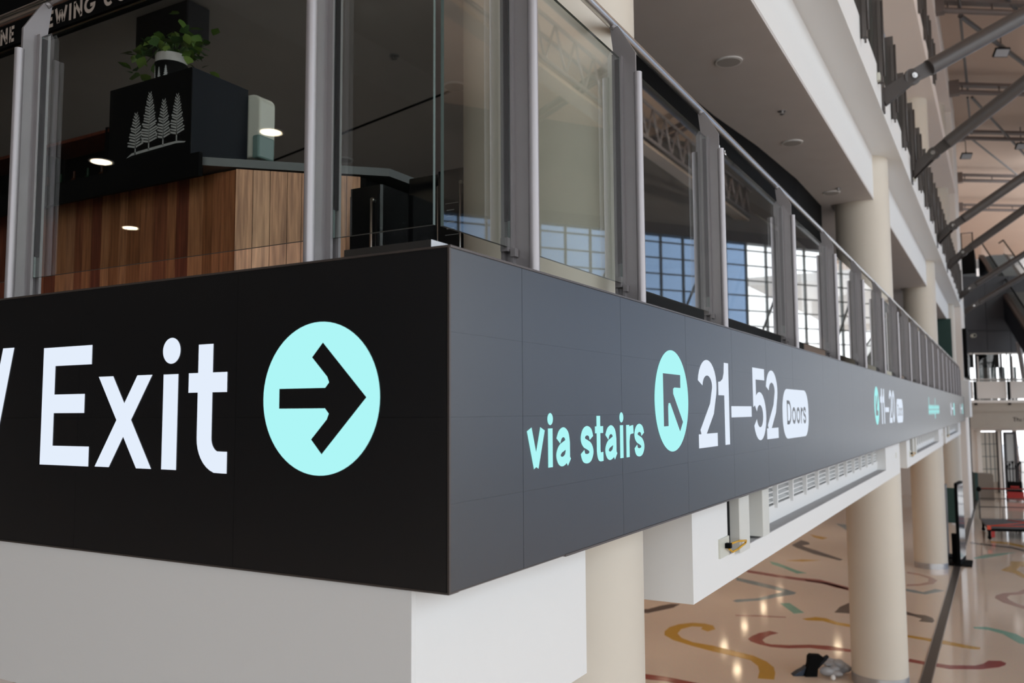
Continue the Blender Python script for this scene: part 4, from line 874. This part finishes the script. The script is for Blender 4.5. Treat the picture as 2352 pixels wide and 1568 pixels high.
smh.add([Vector((0, 0, 0)), q, q + a_, a_, Vector((0, 0, -.2)), q + Vector((0, 0, -.2)), q + a_ + Vector((0, 0, -.2)), a_ + Vector((0, 0, -.2))], [(0, 1, 2, 3), (4, 7, 6, 5), (0, 4, 5, 1), (3, 2, 6, 7), (0, 3, 7, 4), (1, 5, 6, 2)])
sme = smh.mesh('step', M_step); ns = 34
for i in range(ns): inst('step', sme, es, E0 + ed * (i / ns) + sd * .22 + Vector((0, 0, 0)))
# upper level items near the end pier
tv = empty('wall_display', (.12, 41.4, 6.1), 'black flat display mounted on the white end pier above the sign end', 'display')
MB().bbox((.04, 40.5, 6.1), (.2, 43.6, 8.25), .02).build('casing', M_black, tv); B('screen', (.2, 40.6, 6.2), (.206, 43.5, 8.15), mat('dark_screen', (.03, .03, .035), .15), tv)
MB().box((-1.3, 37.2, 5.12), (-.25, 37.45, 8.41)).build('green_partition', M_green); tag(bpy.data.objects['green_partition'], 'dark green partition on the concourse between the third column and end pier', 'partition')

# ------------------------------------------------------------------ things on the ground floor
tt = empty('digital_totem', (.05, 27.9, 0), 'tall thin black digital totem on a square base, standing over the floor trench', 'totem')
MB().box((-.32, 27.35, 0), (.42, 28.45, .045)).build('base_plate', M_black, tt, None, .01)
MB().prism([(.12, 27.40), (.23, 28.55), (.12, 28.57), (.03, 27.42)], .045, 2.46).build('casing', M_black, tt)
MB().prism([(.126, 27.43), (.232, 28.52), (.229, 28.522), (.123, 27.432)], .18, 2.40).build('screen', mat('totem_screen_grey', (.10, .11, .13), .12), tt)
B('rear_foot', (-.12, 27.8, .045), (.06, 28.0, .9), M_black, tt, None, .01)
fb = empty('edge_on_totem', (-.3, 28.7, 0), 'dark slim display panel seen edge-on beside the third column', 'display')
MB().bbox((-.36, 28.65, 0), (-.27, 29.4, 2.3), .01).build('panel', M_dgrey, fb); MB().bbox((-.55, 28.6, 0), (-.1, 29.4, .06), .02).build('foot', M_black, fb)
gb = empty('green_board', (-.3, 32, 0), 'dark green board on legs behind the totem', 'board')
B('panel', (-.62, 31.97, .74), (-.02, 32.03, 1.95), M_green, gb, None, .005)
for x in (-.6, -.06): B('leg', (x, 31.98, 0), (x + .04, 32.02, .75), M_black, gb)
# bag and plastic sheet by the second column
bg_ = empty('dropped_bag', (-1.75, 14.2, 0), 'black and blue crumpled bag dropped on the floor beside the second column', 'bag')
def bslab(pts, d0, d1):
    o_ = Vector((-1.78, 14.15, 0)); return [o_ + FDb * a + FNb * d0 + Vector((0, 0, z)) for a, z in pts] + [o_ + FDb * a + FNb * d1 + Vector((0, 0, z)) for a, z in pts]
FDb = Vector((.87, .49, 0)); FNb = Vector((-.49, .87, 0))
def bag(pts, d0, d1, nm, m_):
    n_ = len(pts); V = bslab(pts, d0, d1)
    MB().add(V, [tuple(range(n_)), tuple(range(n_, 2 * n_))[::-1]] + [(i, (i + 1) % n_, n_ + (i + 1) % n_, n_ + i) for i in range(n_)]).build(nm, m_, bg_, None, .012)
bag([(-.10, 0), (.12, .0), (.14, .14), (.20, .26), (.26, .31), (.20, .37), (.02, .38), (-.02, .34), (-.03, .22), (-.08, .1)], -.05, .10, 'body', M_black)
bag([(-.30, .0), (-.11, .0), (-.04, .17), (-.10, .12), (-.2, .07)], .0, .16, 'flap', mat('dark_blue_fabric', (.02, .035, .06), .6))
bag([(.12, .24), (.34, .36), (.36, .33), (.30, .26), (.16, .12)], .0, .08, 'strap', M_navy)
pw = empty('plastic_wrap', (-1.3, 14.5, 0), 'crumpled clear plastic wrap lying against the second column', 'wrap')
random.seed(5); mb = MB()
for i in range(14): mb.ell((-1.36 + random.uniform(-.16, .1), 14.45 + random.uniform(-.2, .2), .1 + random.uniform(-.03, .09)), (random.uniform(.06, .13), random.uniform(.05, .1), random.uniform(.04, .1)), 7, 5)
mb.build('sheet', M_plast, pw)
MB().ell((-1.38, 14.1, .05), (.045, .045, .05)).build('knot', M_white, pw)
# stage cart
ct = empty('platform_cart', (2.0, 34.8, 0), 'low dark platform cart with a pipe rail and crossed orange straps', 'cart')
cdir = Vector((.957, .29, 0)); cn = Vector((-.10, .995, 0)); c0 = Vector((.75, 33.75, 0))
def cp(a, b, z): q = c0 + cdir * a + cn * b; return Vector((q.x, q.y, z))
def cbox(a0, a1, b0, b1, z0, z1, nm, m_): return MB().prism([tuple(cp(a0, b0, 0))[:2], tuple(cp(a1, b0, 0))[:2], tuple(cp(a1, b1, 0))[:2], tuple(cp(a0, b1, 0))[:2]], z0, z1).build(nm, m_, ct)
cbox(0, 3.2, 0, 2.5, .40, .47, 'deck', mat('deck_rubber_grey', (.075, .075, .08), .6))
cbox(0, 3.2, 0, .06, .30, .40, 'front_beam', M_black)
for a in (.03, 1.55, 3.05):
    for b in (.02, 2.38):
        cbox(a, a + .09, b, b + .09, .12, .4, 'leg', M_black)
        q = cp(a + .045, b + .045, .07); MB().tube(q - cn * .03, q + cn * .03, .07, 12).build('caster', M_black, ct)
cbox(.0, .13, -.01, .1, .36, .5, 'corner_bumper', M_orange); cbox(.13, .25, .0, .08, .08, .3, 'tag', M_red)
MB().path([cp(.05, .08, .475), cp(1.4, 1.2, .478), cp(2.6, 2.1, .475)], .02, 6).path([cp(.9, 2.1, .475), cp(1.6, 1.2, .478), cp(2.9, .2, .475)], .02, 6).path([cp(.05, .1, .475), cp(1.5, .12, .478), cp(3.1, .3, .475)], .018, 6).build('strap', M_orange, ct)
ra = MB(); 
ra.tube(cp(-.02, 2.46, .45), cp(-.02, 2.46, 1.62), .025, 8).tube(cp(3.1, 2.46, .45), cp(3.1, 2.46, 1.62), .025, 8)
for z in (1.60, 1.24, .92): ra.tube(cp(0, 2.46, z), cp(3.1, 2.46, z), .02, 8)
for a in (.8, 1.6, 2.4): ra.tube(cp(a, 2.46, .45), cp(a, 2.46, .92), .018, 6)
ra.build('pipe_rail', M_dsteel, ct); MB().ell(cp(-.02, 2.46, 1.6), (.09, .09, .1)).build('rail_knob', M_black, ct); MB().path([cp(.05, 2.43, 1.63), cp(3.1, 2.43, 1.63)], .014, 6).build('top_strap', M_red, ct)
# red tool trolley with poles
rt = empty('tool_trolley', (1.75, 49.1, 0), 'red and black tool trolley with upright black poles near the far doors', 'trolley')
MB().bbox((1.45, 48.8, .08), (2.2, 49.4, .48), .03).build('lower_box', M_red, rt); MB().bbox((1.47, 48.83, .48), (2.15, 49.35, .98), .03).build('upper_box', M_black, rt)
B('stripe', (1.62, 48.815, .70), (2.0, 48.83, .78), M_red, rt)
for x in (1.44, 2.17): MB().tube((x - .03, 49, .13), (x + .05, 49, .13), .13, 14).build('wheel', M_black, rt)
for i, x in enumerate((1.52, 1.63, 1.76, 1.90, 2.02, 2.1)): MB().tube((x, 49.1, .98), (x + random.uniform(-.04, .04), 49.15, 1.7 + .12 * (i % 3)), .028, 8).ell((x, 49.12, 1.75 + .1 * (i % 3)), (.055, .055, .09)).build('pole', M_black, rt)
MB().tube((1.45, 49.15, 1.98), (2.3, 49.15, 1.98), .02, 8).build('top_bar', M_dsteel, rt)
# tan covered box
tb = empty('covered_cabinet', (.5, 48.6, 0), 'tan fabric covered cabinet with rounded top and green edge near the pier', 'cabinet')
P = [(0, 0), (.8, 0), (.8, 1.25)] + arc(.68, 1.25, .12, .12, 0, 90, 5) + [(0, 1.38)]
V = [(Vector((.18, 48.6, 0)) + FD * a + Vector((0, 0, z))) for a, z in P]; V2 = [q + FN * .6 for q in V]; n_ = len(P)
MB().add(V + V2, [tuple(range(n_)), tuple(range(n_, 2 * n_))[::-1]] + [(i, (i + 1) % n_, n_ + (i + 1) % n_, n_ + i) for i in range(n_)]).build('body', M_tan, tb)
MB().prism([(.05, 48.5), (.18, 48.58), (-.08, 49.1), (-.2, 49.0)], 0, 1.42).build('green_edge', M_green, tb)

# ------------------------------------------------------------------ great window wall on the far side of the hall
ww = struct(empty('window_1', tuple(WA)))
def wp(s_, d, z=0): q = WA + WDIR * s_ + WN * d; return Vector((q.x, q.y, z))
def wbox(s0, s1, d0, d1, z0, z1, nm, m_, parent=ww): return MB().prism([tuple(wp(s0, d0))[:2], tuple(wp(s1, d0))[:2], tuple(wp(s1, d1))[:2], tuple(wp(s0, d1))[:2]], z0, z1).build(nm, m_, parent)
k = 0; s_ = 0
while s_ < 31:
    heavy = k % 4 == 0
    wbox(s_ - (.16 if heavy else .035), s_ + (.16 if heavy else .035), -.1, .25 if heavy else .08, 0, 14, 'mullion', M_mull)
    wbox(s_ + .04, s_ + 1.41, -.01, .0, 0, 14, 'pane', M_tint if s_ < 19.7 else M_clear)
    if k % 4 == 1: MB().tube(wp(s_, .2, 4.5), wp(s_ + 4.3, .2, 13), .07, 6).build('brace', M_mull, ww)
    s_ += 1.45; k += 1
for i in range(1, 17): wbox(0, 31, -.05, .06, i * .85, i * .85 + .06, 'transom', M_mull)
struct(wbox(0, 31, -.3, .3, 14, 14.6, 'lintel', M_dgrey, None)); bpy.data.objects['lintel'].name = 'trim_40'
struct(wbox(0, 31, -.3, .1, 14.6, 19.3, 'upper_wall', mat('grey_upper_wall', (.13, .128, .125), .7), None)); bpy.data.objects['upper_wall'].name = 'wall_window_side'
w5 = struct(empty('window_5', (21.9, 4, 0)))
mv = MB().box((-.12, -.05, 0), (.12, .05, 19.3)).mesh('mullion', M_mull); mh = MB().box((-.05, -26, 0), (.05, 29, .07)).mesh('transom', M_mull)
pg = MB().box((-.006, .06, 0), (.006, 3.94, 19.3)).mesh('pane', M_clear)
for i in range(14):
    inst('mullion', mv, w5, (21.9, -26 + i * 4, 0)); inst('pane', pg, w5, (21.9, -26 + i * 4, 0))
for i in range(1, 10): inst('transom', mh, w5, (21.9, 0, i * 1.95))
